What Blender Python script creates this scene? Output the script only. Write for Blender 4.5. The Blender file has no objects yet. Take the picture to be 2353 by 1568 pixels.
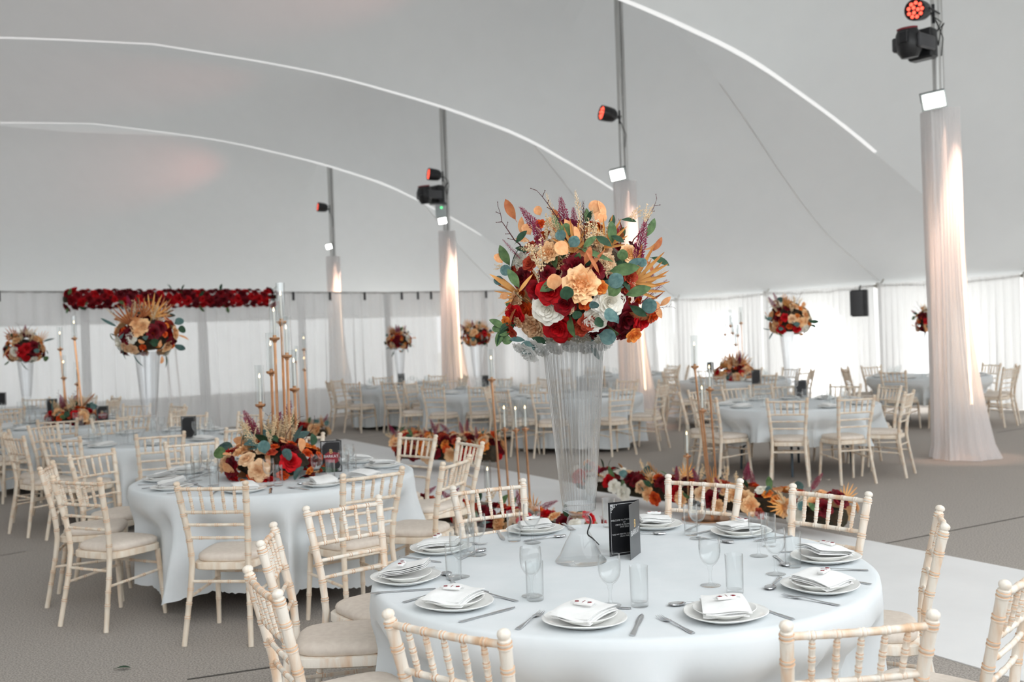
import bpy, math, random
import numpy as np
from mathutils import Vector, Matrix

# ------------------------------------------------------------------ camera
F = 2390.0; CAM_H = 1.615
ROLL = math.radians(2.0); PD = math.atan(16.0 / F)
sc = bpy.context.scene
COL = sc.collection
_c, _s = math.cos(ROLL), math.sin(ROLL)
_f = Vector((0, math.cos(PD), -math.sin(PD))); _u0 = Vector((0, math.sin(PD), math.cos(PD))); _r0 = Vector((1, 0, 0))
_up = _u0 * _c + _r0 * _s; _rt = _r0 * _c - _u0 * _s
cam_d = bpy.data.cameras.new('camera'); cam = bpy.data.objects.new('camera', cam_d); COL.objects.link(cam)
cam.matrix_world = Matrix(((_rt.x, _up.x, -_f.x, 0), (_rt.y, _up.y, -_f.y, 0), (_rt.z, _up.z, -_f.z, CAM_H), (0, 0, 0, 1)))
cam_d.sensor_width = 36.0; cam_d.sensor_fit = 'HORIZONTAL'; cam_d.lens = 36.0 * F / 2353.0
cam_d.clip_end = 300
cam_d.dof.use_dof = True; cam_d.dof.focus_distance = 3.8; cam_d.dof.aperture_fstop = 3.4
sc.camera = cam

# ------------------------------------------------------------------ daylight outside the tent (even white overcast sky)
wd = bpy.data.worlds.new('overcast_sky'); sc.world = wd; wd.use_nodes = True
_bg = wd.node_tree.nodes['Background']; _bg.inputs[0].default_value = (0.93, 0.97, 1.0, 1); _bg.inputs[1].default_value = 3.1
_sd = bpy.data.lights.new('hazy_sun', 'SUN'); _sd.energy = 15.0; _sd.angle = math.radians(14); _sd.color = (1, .99, .98)
_so = bpy.data.objects.new('hazy_sun', _sd); COL.objects.link(_so)
_so.rotation_euler = Vector((.90, .44, 1.1)).to_track_quat('Z', 'Y').to_euler()
vs = sc.view_settings
vs.view_transform = 'Standard'; vs.look = 'None'; vs.gamma = 1.0; vs.exposure = 0.40; vs.use_curve_mapping = False
cy = sc.cycles
cy.max_bounces = 10; cy.diffuse_bounces = 5; cy.glossy_bounces = 3; cy.transmission_bounces = 10; cy.transparent_max_bounces = 40
cy.sample_clamp_indirect = 6.0; cy.caustics_refractive = False; cy.caustics_reflective = False

# ------------------------------------------------------------------ geometry helpers
def ray(px, py):
    x = (px - 1176.5) / F; y = (784 - py) / F
    xr = _c * x + _s * y; yr = -_s * x + _c * y
    return Vector((xr, math.cos(PD) + math.sin(PD) * yr, -math.sin(PD) + math.cos(PD) * yr))
def at_z(px, py, z):
    d = ray(px, py); return Vector((0, 0, CAM_H)) + d * ((z - CAM_H) / d.z)
def at_Y(px, py, Y):
    d = ray(px, py); return Vector((0, 0, CAM_H)) + d * (Y / d.y)
def sn(s, n, z=0.0): return Vector((-.5 * s + .866 * n, .866 * s + .5 * n, z))
PI = math.pi
R = math.radians
def lin(r, g, b):
    f = lambda v: (v / 255 / 12.92) if v / 255 <= 0.04045 else ((v / 255 + 0.055) / 1.055) ** 2.4
    return (f(r), f(g), f(b), 1)

class MB:
    def __init__(s): s.v = []; s.f = []
    def add(s, vs_, fs_):
        o = len(s.v); s.v += [tuple(p) for p in vs_]; s.f += [tuple(i + o for i in f) for f in fs_]
        return s
    def lathe(s, prof, seg=20, M=None, rfun=None):
        V = []; Fc = []; rows = []
        for (r, z) in prof:
            if r < 1e-6: rows.append([len(V)]); V.append(Vector((0, 0, z)))
            else:
                row = []
                for i in range(seg):
                    a = 2 * PI * i / seg; rr = r * (rfun(a, z) if rfun else 1)
                    row.append(len(V)); V.append(Vector((rr * math.cos(a), rr * math.sin(a), z)))
                rows.append(row)
        for A, B in zip(rows, rows[1:]):
            for i in range(seg):
                j = (i + 1) % seg
                if len(A) == 1 and len(B) == 1: break
                if len(A) == 1: Fc.append((A[0], B[j], B[i]))
                elif len(B) == 1: Fc.append((A[i], A[j], B[0]))
                else: Fc.append((A[i], A[j], B[j], B[i]))
        if M: V = [M @ p for p in V]
        return s.add(V, Fc)
    def tube(s, pts, rad, seg=8, cap=True):
        pts = [Vector(p) for p in pts]; n = len(pts)
        if not hasattr(rad, '__len__'): rad = [rad] * n
        V = []; Fc = []; prev = None
        for k, p in enumerate(pts):
            t = (pts[min(k + 1, n - 1)] - pts[max(k - 1, 0)])
            t = t.normalized() if t.length > 1e-9 else Vector((0, 0, 1))
            if prev is None:
                ref = Vector((0, 1, 0)) if abs(t.y) < .8 else Vector((1, 0, 0))
                a = (ref - t * ref.dot(t)).normalized()
            else: a = (prev - t * prev.dot(t)).normalized()
            prev = a; b = t.cross(a)
            for i in range(seg):
                th = 2 * PI * i / seg
                V.append(p + (a * math.cos(th) + b * math.sin(th)) * rad[k])
        for k in range(n - 1):
            for i in range(seg):
                j = (i + 1) % seg
                Fc.append((k * seg + i, k * seg + j, (k + 1) * seg + j, (k + 1) * seg + i))
        if cap:
            Fc.append(tuple(range(seg - 1, -1, -1))); Fc.append(tuple((n - 1) * seg + i for i in range(seg)))
        return s.add(V, Fc)
    def box(s, c, d, M=None, bev=0.0):
        cx, cy_, cz = c; x, y, z = d[0] / 2, d[1] / 2, d[2] / 2
        if bev <= 0:
            V = [Vector((cx + a * x, cy_ + b * y, cz + e * z)) for a in (-1, 1) for b in (-1, 1) for e in (-1, 1)]
            Fc = [(0, 1, 3, 2), (4, 6, 7, 5), (0, 4, 5, 1), (2, 3, 7, 6), (0, 2, 6, 4), (1, 5, 7, 3)]
        else:
            V = []; Fc = []; k = 4
            def ring(ix, zz):
                o = len(V)
                for (sx, sy, a0) in ((1, 1, 0), (-1, 1, PI / 2), (-1, -1, PI), (1, -1, 1.5 * PI)):
                    for q in range(k):
                        a = a0 + PI / 2 * q / (k - 1)
                        V.append(Vector((cx + sx * (x - bev) + math.cos(a) * bev * ix - 0 + (sx * 0), cy_ + sy * (y - bev) + math.sin(a) * bev * ix, cz + zz)))
                return list(range(o, len(V)))
            rs = [ring(.3, -z), ring(1, -z + bev * .7), ring(1, z - bev * .7), ring(.3, z)]
            m = len(rs[0])
            for A, B in zip(rs, rs[1:]):
                for i in range(m): Fc.append((A[i], A[(i + 1) % m], B[(i + 1) % m], B[i]))
            Fc.append(tuple(reversed(rs[0]))); Fc.append(tuple(rs[-1]))
        if M: V = [M @ p for p in V]
        return s.add(V, Fc)
    def grid(s, rows):
        nu = len(rows[0]); V = [p for r in rows for p in r]
        Fc = [(j * nu + i, j * nu + i + 1, (j + 1) * nu + i + 1, (j + 1) * nu + i) for j in range(len(rows) - 1) for i in range(nu - 1)]
        return s.add(V, Fc)
    def mesh(s, name, mat=None, smooth=True, sharp=40):
        me = bpy.data.meshes.new(name); me.from_pydata(s.v, [], s.f); me.update()
        if smooth:
            me.polygons.foreach_set('use_smooth', [True] * len(me.polygons))
            try: me.set_sharp_from_angle(angle=R(sharp))
            except Exception: pass
        if mat: me.materials.append(mat)
        if hasattr(s, 'ringf'):
            me.materials.append(M['ring'])
            for k in s.ringf:
                for i in range(s.seg): me.polygons[k * s.seg + i].material_index = 1
        return me

def ob(name, me, parent=None, M=None, loc=None, rz=None):
    o = bpy.data.objects.new(name, me); COL.objects.link(o)
    if parent: o.parent = parent
    if M is not None: o.matrix_basis = M
    if loc is not None: o.location = loc
    if rz is not None: o.rotation_euler = (0, 0, rz)
    return o
def tag(o, label, cat, group=None):
    o['label'] = label; o['category'] = cat
    if group: o['group'] = group
    return o
def thing(name, label, cat, loc=(0, 0, 0), rz=0.0, group=None):
    o = bpy.data.objects.new(name, None); COL.objects.link(o); o.empty_display_size = .1
    o.location = loc; o.rotation_euler = (0, 0, rz)
    return tag(o, label, cat, group)
def struct(o): o['kind'] = 'structure'; return o
def recol(me, mat, name=None):
    m = me.copy(); m.materials.clear(); m.materials.append(mat); return m
def frame_z(pos, nrm, roll=0.0, sc_=1.0):
    z = Vector(nrm).normalized(); ref = Vector((0, 0, 1)) if abs(z.z) < .9 else Vector((1, 0, 0))
    x = ref.cross(z).normalized(); y = z.cross(x)
    x2 = x * math.cos(roll) + y * math.sin(roll); y2 = z.cross(x2)
    p = Vector(pos); q = sc_
    return Matrix(((x2.x * q, y2.x * q, z.x * q, p.x), (x2.y * q, y2.y * q, z.y * q, p.y), (x2.z * q, y2.z * q, z.z * q, p.z), (0, 0, 0, 1)))

# ------------------------------------------------------------------ materials
def newmat(name):
    m = bpy.data.materials.new(name); m.use_nodes = True; nt = m.node_tree
    for n in list(nt.nodes): nt.nodes.remove(n)
    out = nt.nodes.new('ShaderNodeOutputMaterial'); return m, nt, out
def pmat(name, c1, c2=None, rough=.6, metal=0.0, scale=20.0, stretch=(1, 1, 1), bump=0.0, spec=.5, bscale=None, rand=0.0, coat=0.0, lo=.35, hi=.65):
    m, nt, out = newmat(name); N = nt.nodes; L = nt.links
    b = N.new('ShaderNodeBsdfPrincipled'); L.new(b.outputs[0], out.inputs[0])
    b.inputs['Roughness'].default_value = rough; b.inputs['Metallic'].default_value = metal
    b.inputs['Specular IOR Level'].default_value = spec
    if coat: b.inputs['Coat Weight'].default_value = coat
    tc = N.new('ShaderNodeTexCoord'); mp = N.new('ShaderNodeMapping'); mp.inputs['Scale'].default_value = stretch
    L.new(tc.outputs['Object'], mp.inputs[0])
    nz = N.new('ShaderNodeTexNoise'); nz.inputs['Scale'].default_value = scale; nz.inputs['Detail'].default_value = 3
    L.new(mp.outputs[0], nz.inputs['Vector'])
    rp = N.new('ShaderNodeValToRGB'); rp.color_ramp.elements[0].position = lo; rp.color_ramp.elements[1].position = hi
    rp.color_ramp.elements[0].color = c1; rp.color_ramp.elements[1].color = c2 or c1
    L.new(nz.outputs[0], rp.inputs[0]); src = rp.outputs[0]
    if rand:
        oi = N.new('ShaderNodeObjectInfo'); hs = N.new('ShaderNodeHueSaturation'); mr = N.new('ShaderNodeMapRange')
        mr.inputs[3].default_value = 1 - rand; mr.inputs[4].default_value = 1 + rand
        L.new(oi.outputs['Random'], mr.inputs[0]); L.new(mr.outputs[0], hs.inputs['Value']); L.new(src, hs.inputs['Color']); src = hs.outputs[0]
    L.new(src, b.inputs['Base Color'])
    if bump:
        bn = N.new('ShaderNodeBump'); bn.inputs['Strength'].default_value = bump; bn.inputs['Distance'].default_value = .01
        n2 = N.new('ShaderNodeTexNoise'); n2.inputs['Scale'].default_value = bscale or scale * 3; n2.inputs['Detail'].default_value = 4
        L.new(mp.outputs[0], n2.inputs['Vector']); L.new(n2.outputs[0], bn.inputs['Height']); L.new(bn.outputs[0], b.inputs['Normal'])
    return m
def sheer(name, col, trans=.3, transp=.1, bump=0.0, bscale=4.0, stretch=(1, 1, 1)):
    """woven fabric: diffuse + light passing through + open weave"""
    m, nt, out = newmat(name); N = nt.nodes; L = nt.links
    d = N.new('ShaderNodeBsdfDiffuse'); t = N.new('ShaderNodeBsdfTranslucent'); mx = N.new('ShaderNodeMixShader')
    nz = N.new('ShaderNodeTexNoise'); nz.inputs['Scale'].default_value = 3.1
    tc = N.new('ShaderNodeTexCoord'); mp = N.new('ShaderNodeMapping'); mp.inputs['Scale'].default_value = stretch
    L.new(tc.outputs['Object'], mp.inputs[0]); L.new(mp.outputs[0], nz.inputs['Vector'])
    rp = N.new('ShaderNodeValToRGB'); rp.color_ramp.elements[0].color = tuple(c * .95 for c in col[:3]) + (1,); rp.color_ramp.elements[1].color = col
    L.new(nz.outputs[0], rp.inputs[0]); L.new(rp.outputs[0], d.inputs[0]); L.new(rp.outputs[0], t.inputs[0])
    mx.inputs[0].default_value = trans; L.new(d.outputs[0], mx.inputs[1]); L.new(t.outputs[0], mx.inputs[2]); last = mx.outputs[0]
    if bump:
        bn = N.new('ShaderNodeBump'); bn.inputs['Strength'].default_value = bump; bn.inputs['Distance'].default_value = .05
        n2 = N.new('ShaderNodeTexNoise'); n2.inputs['Scale'].default_value = bscale; n2.inputs['Detail'].default_value = 2
        L.new(mp.outputs[0], n2.inputs['Vector']); L.new(n2.outputs[0], bn.inputs['Height'])
        L.new(bn.outputs[0], d.inputs['Normal']); L.new(bn.outputs[0], t.inputs['Normal'])
    if transp:
        tr = N.new('ShaderNodeBsdfTransparent'); m2 = N.new('ShaderNodeMixShader'); m2.inputs[0].default_value = transp
        L.new(last, m2.inputs[1]); L.new(tr.outputs[0], m2.inputs[2]); last = m2.outputs[0]
    L.new(last, out.inputs[0]); return m
def thin_glass(name, tint=(.985, .995, .995, 1), edge=.75, rough=0.02, power=3.0, base=.045):
    """clear thin-walled glass: lets light straight through, mirrors more toward grazing angles"""
    m, nt, out = newmat(name); N = nt.nodes; L = nt.links
    g = N.new('ShaderNodeBsdfGlossy'); g.inputs['Roughness'].default_value = rough
    t = N.new('ShaderNodeBsdfTransparent'); t.inputs[0].default_value = tint
    f = N.new('ShaderNodeLayerWeight'); f.inputs[0].default_value = .5; mx = N.new('ShaderNodeMixShader')
    pw = N.new('ShaderNodeMath'); pw.operation = 'POWER'; pw.inputs[1].default_value = power; L.new(f.outputs['Facing'], pw.inputs[0])
    ma = N.new('ShaderNodeMath'); ma.operation = 'MULTIPLY_ADD'; ma.inputs[1].default_value = edge; ma.inputs[2].default_value = base; L.new(pw.outputs[0], ma.inputs[0])
    L.new(ma.outputs[0], mx.inputs[0]); L.new(t.outputs[0], mx.inputs[1]); L.new(g.outputs[0], mx.inputs[2]); L.new(mx.outputs[0], out.inputs[0])
    return m
def emit(name, col, st):
    m, nt, out = newmat(name); e = nt.nodes.new('ShaderNodeEmission'); e.inputs[0].default_value = col; e.inputs[1].default_value = st
    nt.links.new(e.outputs[0], out.inputs[0]); return m
def real_glass(name, ior=1.45, col=(1, 1, 1, 1)):
    m, nt, out = newmat(name); g = nt.nodes.new('ShaderNodeBsdfGlass'); g.inputs['IOR'].default_value = ior; g.inputs[0].default_value = col; g.inputs['Roughness'].default_value = 0.0
    nt.links.new(g.outputs[0], out.inputs[0]); return m

M = {}
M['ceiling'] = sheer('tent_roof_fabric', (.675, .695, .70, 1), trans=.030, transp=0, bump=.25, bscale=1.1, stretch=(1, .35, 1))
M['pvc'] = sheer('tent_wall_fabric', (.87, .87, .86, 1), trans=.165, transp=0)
M['drape'] = sheer('white_drape_cloth', (.95, .95, .95, 1), trans=.50, transp=.12)
M['sheer'] = sheer('sheer_window_drape', (.88, .88, .88, 1), trans=.45, transp=.22)
M['column'] = sheer('column_drape_cloth', (.92, .90, .90, 1), trans=.45, transp=.16)
M['cloth'] = pmat('tablecloth_linen', (.73, .77, .79, 1), (.77, .80, .82, 1), rough=.85, scale=6, bump=.12, bscale=9, spec=.2)
M['napkin'] = pmat('napkin_linen', (.86, .86, .85, 1), (.90, .90, .89, 1), rough=.9, scale=30, bump=.1, bscale=120, spec=.2)
M['carpet'] = pmat('grey_event_carpet', lin(146, 140, 134), lin(196, 188, 180), rough=.95, scale=110, bump=.3, bscale=700, spec=.1)
M['outside'] = pmat('pale_gravel_ground', (.28, .28, .26, 1), (.34, .34, .32, 1), rough=.95, scale=3)
M['aisle'] = pmat('white_aisle_vinyl', (.82, .82, .82, 1), (.86, .86, .86, 1), rough=.45, scale=2, spec=.4)
M['seam'] = pmat('dark_seam', lin(95, 90, 86), rough=.9)
M['wood_tan'] = pmat('limed_wood_tan', lin(238, 226, 209), lin(222, 198, 171), rough=.55, scale=9, stretch=(2.5, 2.5, .55), bump=.15, bscale=40, rand=.05, lo=.42, hi=.72)
M['wood_white'] = pmat('limed_wood_white', lin(242, 234, 222), lin(227, 192, 158), rough=.55, scale=8, stretch=(3, 3, .5), bump=.2, bscale=40, rand=.04, lo=.46, hi=.74)
M['ring'] = pmat('ring_groove_tan', lin(220, 180, 144), lin(204, 158, 120), rough=.6, scale=30)
M['pad'] = pmat('ivory_seat_fabric', lin(222, 210, 198), lin(230, 219, 207), rough=.85, scale=40, bump=.1, bscale=300, spec=.2, rand=.03)
M['china'] = pmat('white_china', (.88, .88, .86, 1), rough=.18, spec=.5)
M['steel'] = pmat('polished_steel', (.62, .63, .65, 1), (.70, .71, .73, 1), rough=.2, metal=1.0, scale=5)
M['glass'] = thin_glass('clear_drinking_glass', (.993, .998, .998, 1), .8, .02, 2.6, .03)
M['vaseglass'] = thin_glass('clear_fluted_glass', (.985, .99, .99, 1), .9, .12, 1.15, .13)
M['farvase'] = thin_glass('clear_vase_glass', (.97, .975, .98, 1), .6, .12, 1.8, .05)
M['tubeglass'] = thin_glass('candle_tube_glass', (.97, .98, .98, 1), .7, .03, 2.5, .05)
M['film'] = thin_glass('clear_window_film', (.97, .97, .97, 1), .5, .05, 4, .03)
M['gold'] = pmat('brushed_rose_gold', lin(214, 160, 118), lin(226, 178, 140), rough=.28, metal=1.0, scale=12)
M['wax'] = pmat('ivory_wax', (.85, .83, .78, 1), rough=.5)
M['flame'] = emit('candle_flame', (1, .72, .38, 1), 6)
M['black'] = pmat('matte_black_card', (.012, .012, .014, 1), (.016, .016, .018, 1), rough=.35, spec=.5)
M['greycard'] = pmat('charcoal_gloss_card', (.05, .055, .06, 1), (.06, .06, .065, 1), rough=.28, spec=.8)
M['ink'] = pmat('white_print', (.75, .75, .75, 1), rough=.6)
M['goldink'] = pmat('gold_print', lin(222, 186, 120), rough=.5)
M['redink'] = pmat('burgundy_print', lin(120, 28, 40), lin(150, 40, 52), rough=.6, scale=60)
M['blackmetal'] = pmat('black_fixture', (.010, .010, .012, 1), (.02, .02, .022, 1), rough=.4, spec=.4)
M['greymetal'] = pmat('dark_grey_fixture', (.05, .05, .055, 1), rough=.45)
M['alu'] = pmat('galvanised_pole', (.50, .50, .49, 1), (.60, .60, .59, 1), rough=.45, metal=.6, scale=6, stretch=(1, 1, .2))
M['tableleg'] = pmat('blue_grey_tube', lin(70, 84, 94), rough=.4, metal=.3)
M['ply'] = pmat('table_plywood', lin(170, 140, 105), lin(150, 120, 88), rough=.7)
M['redled'] = emit('red_led', (1, .10, .06, 1), 2.2)
M['whiteled'] = emit('white_led_panel', (1, .97, .88, 1), 14)
M['warmtube'] = emit('warm_light_strip', (1, .66, .42, 1), 7)
M['greenled'] = emit('green_led', (.1, 1, .3, 1), 1.5)
M['cable'] = pmat('black_cable', (.015, .015, .015, 1), rough=.6)
M['eave'] = pmat('eave_webbing', lin(110, 104, 92), lin(190, 186, 176), rough=.8, scale=5)
M['box'] = pmat('pale_grey_plastic', lin(180, 188, 188), rough=.5)
# petals and leaves
FC = {'red': (lin(214, 10, 24), lin(168, 4, 16)), 'burg': (lin(128, 8, 26), lin(82, 4, 18)), 'white': (lin(246, 243, 234), lin(232, 226, 212)),
      'peach': (lin(252, 214, 166), lin(240, 186, 132)), 'beige': (lin(238, 204, 166), lin(222, 178, 136)), 'orange': (lin(226, 98, 32), lin(186, 52, 18)),
      'rust': (lin(206, 88, 58), lin(160, 44, 30)), 'amber': (lin(244, 164, 72), lin(222, 110, 50)), 'darkred': (lin(158, 6, 22), lin(104, 2, 16))}
for k, (a, b) in FC.items(): M['f_' + k] = pmat('petal_' + k, a, b, rough=.65, scale=2.2, bump=.15, bscale=14, spec=.25, rand=.08)
LC = {'teal': (lin(66, 98, 98), lin(98, 128, 124)), 'green': (lin(70, 96, 60), lin(104, 132, 86)), 'dark': (lin(34, 62, 42), lin(52, 84, 60)),
      'copper': (lin(220, 150, 98), lin(236, 176, 126)), 'gold': (lin(222, 154, 84), lin(238, 178, 106)), 'plum': (lin(142, 40, 76), lin(168, 66, 98)),
      'straw': (lin(236, 214, 178), lin(222, 190, 146)), 'twig': (lin(92, 52, 52), lin(70, 40, 44)), 'brown': (lin(168, 92, 56), lin(196, 124, 78))}
for k, (a, b) in LC.items(): M['l_' + k] = pmat('leaf_' + k, a, b, rough=.6, scale=3, spec=.3, rand=.1)
M['gap_shade'] = pmat('gap_shade_foam', lin(46, 44, 30), lin(70, 52, 36), rough=1.0, scale=30, bump=.6)  # foam core coloured dark to stand for shade between the blooms
M['petalwhite'] = sheer('translucent_white_petal', (.85, .85, .83, 1), trans=.4, transp=.15)

# ------------------------------------------------------------------ the tent
POLE_S = [1.8, 7.95, 14.0, 20.3, 27.2]; VAL_S = [4.9, 10.97, 17.15, 23.7]; END_S = 34.0; NP = 10.3; NE = 16.5; EZ = 2.35
_n = np.linspace(3.5, NE, 131)
_zv = np.interp(_n, [3.5, 5.2, 6.5, 8.5, 10.3, 12.2, 13.5, 14.5, 15.5, 16.5], [6.42, 6.32, 6.2, 5.84, 5.38, 4.55, 3.84, 3.26, 2.78, 2.35])
_zp = np.interp(_n, [3.5, 6.5, 8.2, 9.5, 10.3, 11.0, 11.8, 12.9, 14.2, 15.0, 16.5], [6.9, 6.98, 7.15, 7.48, 7.85, 7.3, 6.6, 5.5, 4.05, 3.3, 2.35])
def _sm(a, k):
    p = np.pad(a, k, mode='reflect', reflect_type='odd'); return np.convolve(p, np.ones(2 * k + 1) / (2 * k + 1), 'valid')
_zv = _sm(_zv, 6); _zp = _sm(_zp, 3)
def ceil_z(s, n):
    if n < 3.5: n = 7.0 - n
    zv = float(np.interp(n, _n, _zv)); zp = float(np.interp(n, _n, _zp))
    if s > POLE_S[-1]:
        k = min(1, (s - POLE_S[-1]) / (END_S - POLE_S[-1])); return EZ + (zp - EZ) * (1 - k) ** .85
    t = 1.0
    if s < POLE_S[0]: t = min(1, (POLE_S[0] - s) / 3.1)
    else:
        for a, v, b in zip(POLE_S, VAL_S, POLE_S[1:]):
            if a <= s <= b: t = (s - a) / (v - a) if s <= v else (b - s) / (b - v)
    p = 1.0 + .75 * max(0, min(1, (11.5 - n) / 2.5)); w = 1 - t ** p
    return zv + (zp - zv) * w
def seq(lo, hi, step, must):
    a = list(np.arange(lo, hi, step)) + [hi]; a = [x for x in a if all(abs(x - m) > step * .4 for m in must)] + [m for m in must if lo <= m <= hi]
    return sorted(a)
svals = seq(-1.6, END_S, .31, POLE_S + sum([[v - .045, v, v + .045] for v in VAL_S], [])); nvals = seq(-9.5, NE, .26, [NP, -3.3, NE])
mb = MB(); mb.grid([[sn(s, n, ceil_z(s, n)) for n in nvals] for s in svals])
cm_ = mb.mesh('ceiling', M['ceiling'], True, 13); M['bright_valley'] = sheer('valley_bright_strip', (.84, .84, .84, 1), trans=.075, transp=0); cm_.materials.append(M['bright_valley'])  # lit valley edge put into a lighter, more translucent fabric
_nn = len(nvals) - 1
for k_ in range(len(svals) - 1):
    if any(abs((svals[k_] + svals[k_ + 1]) / 2 - v) < .046 for v in VAL_S):
        for q_ in range(_nn):
            if nvals[q_] < 12.6: cm_.polygons[k_ * _nn + q_].material_index = 1
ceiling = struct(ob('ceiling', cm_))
for p in POLE_S[1:]:
    mb = MB(); mb.tube([sn(p, n, ceil_z(p, n) - .01) for n in np.linspace(12.5, 16.4, 24)], .009, 6)
    ob('ridge_seam', mb.mesh('ridge_seam', M['pvc']), ceiling)

mb = MB(); mb.add([sn(-6, -9.5), sn(-6, NE + .4), sn(END_S, NE + .4), sn(END_S, -9.5)], [(0, 1, 2, 3)])
floor = struct(ob('floor', mb.mesh('floor', M['carpet'], False)))
mb = MB(); mb.add([(-90, -60, -.04), (90, -60, -.04), (90, 110, -.04), (-90, 110, -.04)], [(0, 1, 2, 3)])
struct(ob('ground', mb.mesh('ground', M['outside'], False)))
# carpet seams seen in the floor
def seam(a, b, w=.012):
    a = Vector(a); b = Vector(b); d = (b - a).normalized(); q = Vector((-d.y, d.x, 0)) * w / 2; z = Vector((0, 0, .003))
    m_ = MB(); m_.add([a - q + z, b - q + z, b + q + z, a + q + z], [(0, 1, 2, 3)]); ob('carpet_seam', m_.mesh('carpet_seam', M['seam'], False), floor)
for (p, q, w) in [((2010, 1255), (2353, 1188), .014), ((430, 1563), (640, 1532), .016), ((0, 1278), (60, 1268), .012), ((800, 1010), (905, 999), .02), ((1640, 1075), (1790, 1055), .014), ((2290, 995), (2353, 985), .02)]:
    seam(at_z(*p, 0), at_z(*q, 0), w)

# white aisle runner
mb = MB(); S0, S1, N0, N1 = -1.0, 16.0, 4.2, 6.05; AZ = .006
pts = [sn(S0, N0), sn(S0, N1), sn(S1, N1), sn(S1, N0)]
mb.add([p + Vector((0, 0, .0005)) for p in pts] + [p + Vector((0, 0, AZ)) for p in pts], [(4, 5, 6, 7), (0, 1, 5, 4), (1, 2, 6, 5), (2, 3, 7, 6), (3, 0, 4, 7)])
tag(ob('aisle_runner', mb.mesh('aisle_runner', M['aisle'], False)), 'long white aisle runner laid across the grey carpet', 'carpet')

# --- pleated drapes
def pleat_mesh(name, a, b, z0, z1, mat, wl=.13, amp=.035, seed=0, rows=7, puddle=0.0):
    rnd = random.Random(seed); a = Vector(a); b = Vector(b); Lh = (b - a).length; d = (b - a) / Lh; nrm = Vector((d.y, -d.x, 0))
    n = max(8, int(Lh / wl * 6)); ph = [0.0]
    for i in range(n): ph.append(ph[-1] + 2 * PI / 6 * rnd.uniform(.6, 1.4))
    ps = rnd.uniform(0, 6); mb_ = MB(); rws = []
    for r in range(rows + 1):
        t = r / rows; z = z1 + (z0 - z1) * t; row = []
        for i in range(n + 1):
            u = i / n; A = amp * (.45 + .65 * t) * (1 + .5 * math.sin(u * 17 + ps))
            off = A * math.sin(ph[i]) + .03 * math.sin(u * 5 + ps) * t
            if puddle and r == rows: off -= puddle * (.6 + .4 * math.sin(ph[i] * .5))
            row.append(a + d * (Lh * u) - nrm * (-off) + Vector((0, 0, z)))
        rws.append(row)
    mb_.grid(rws); return mb_.mesh(name, mat, True, 80)

# back partition: a draped screen across the tent, in two straight runs
PB = [Vector((-10.6, 15.13, 0)), Vector((-2.68, 22.66, 0)), Vector((3.5, 25.4, 0))]
for wi, (a, b, zt) in enumerate([(PB[0], PB[1], 2.6), (PB[1], PB[2], 2.6)]):
    root = bpy.data.objects.new('wall_back_left' if wi == 0 else 'wall_back', None); COL.objects.link(root); struct(root)
    Lh = (b - a).length; k = 5 if wi == 0 else 3; d = (b - a) / Lh
    for i in range(k):
        p, q = a + d * (Lh * i / k), a + d * (Lh * (i + 1) / k)
        ob('drape_panel', pleat_mesh('drape_panel', p - d * .08, q + d * .08, .012, zt, M['drape'], .24, .075, 31 * wi + i, puddle=.10), root)
    m_ = MB(); m_.tube([a + Vector((0, 0, zt + .01)), b + Vector((0, 0, zt + .01))], .018, 8); ob('drape_rail', m_.mesh('drape_rail', M['alu']), root)
    cm = MB().box((0, 0, -.08), (.05, .04, .17), bev=.008).mesh('rail_clip', M['greymetal'])
    for t in ((.27, .49, .55, .78, .86, .94) if wi == 0 else (.045, .10, .145, .34, .55)):
        nn = Vector((d.y, -d.x, 0)); ob('rail_clip', cm, root, Matrix.Translation(a + d * Lh * t + nn * .08 + Vector((0, 0, zt + .01))))
    for t in (0.0, .5, 1.0):
        m_ = MB(); p = a + d * Lh * t - Vector((d.y, -d.x, 0)) * .09; m_.tube([p, p + Vector((0, 0, zt))], .02, 8); ob('drape_upright', m_.mesh('drape_upright', M['alu']), root)

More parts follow.
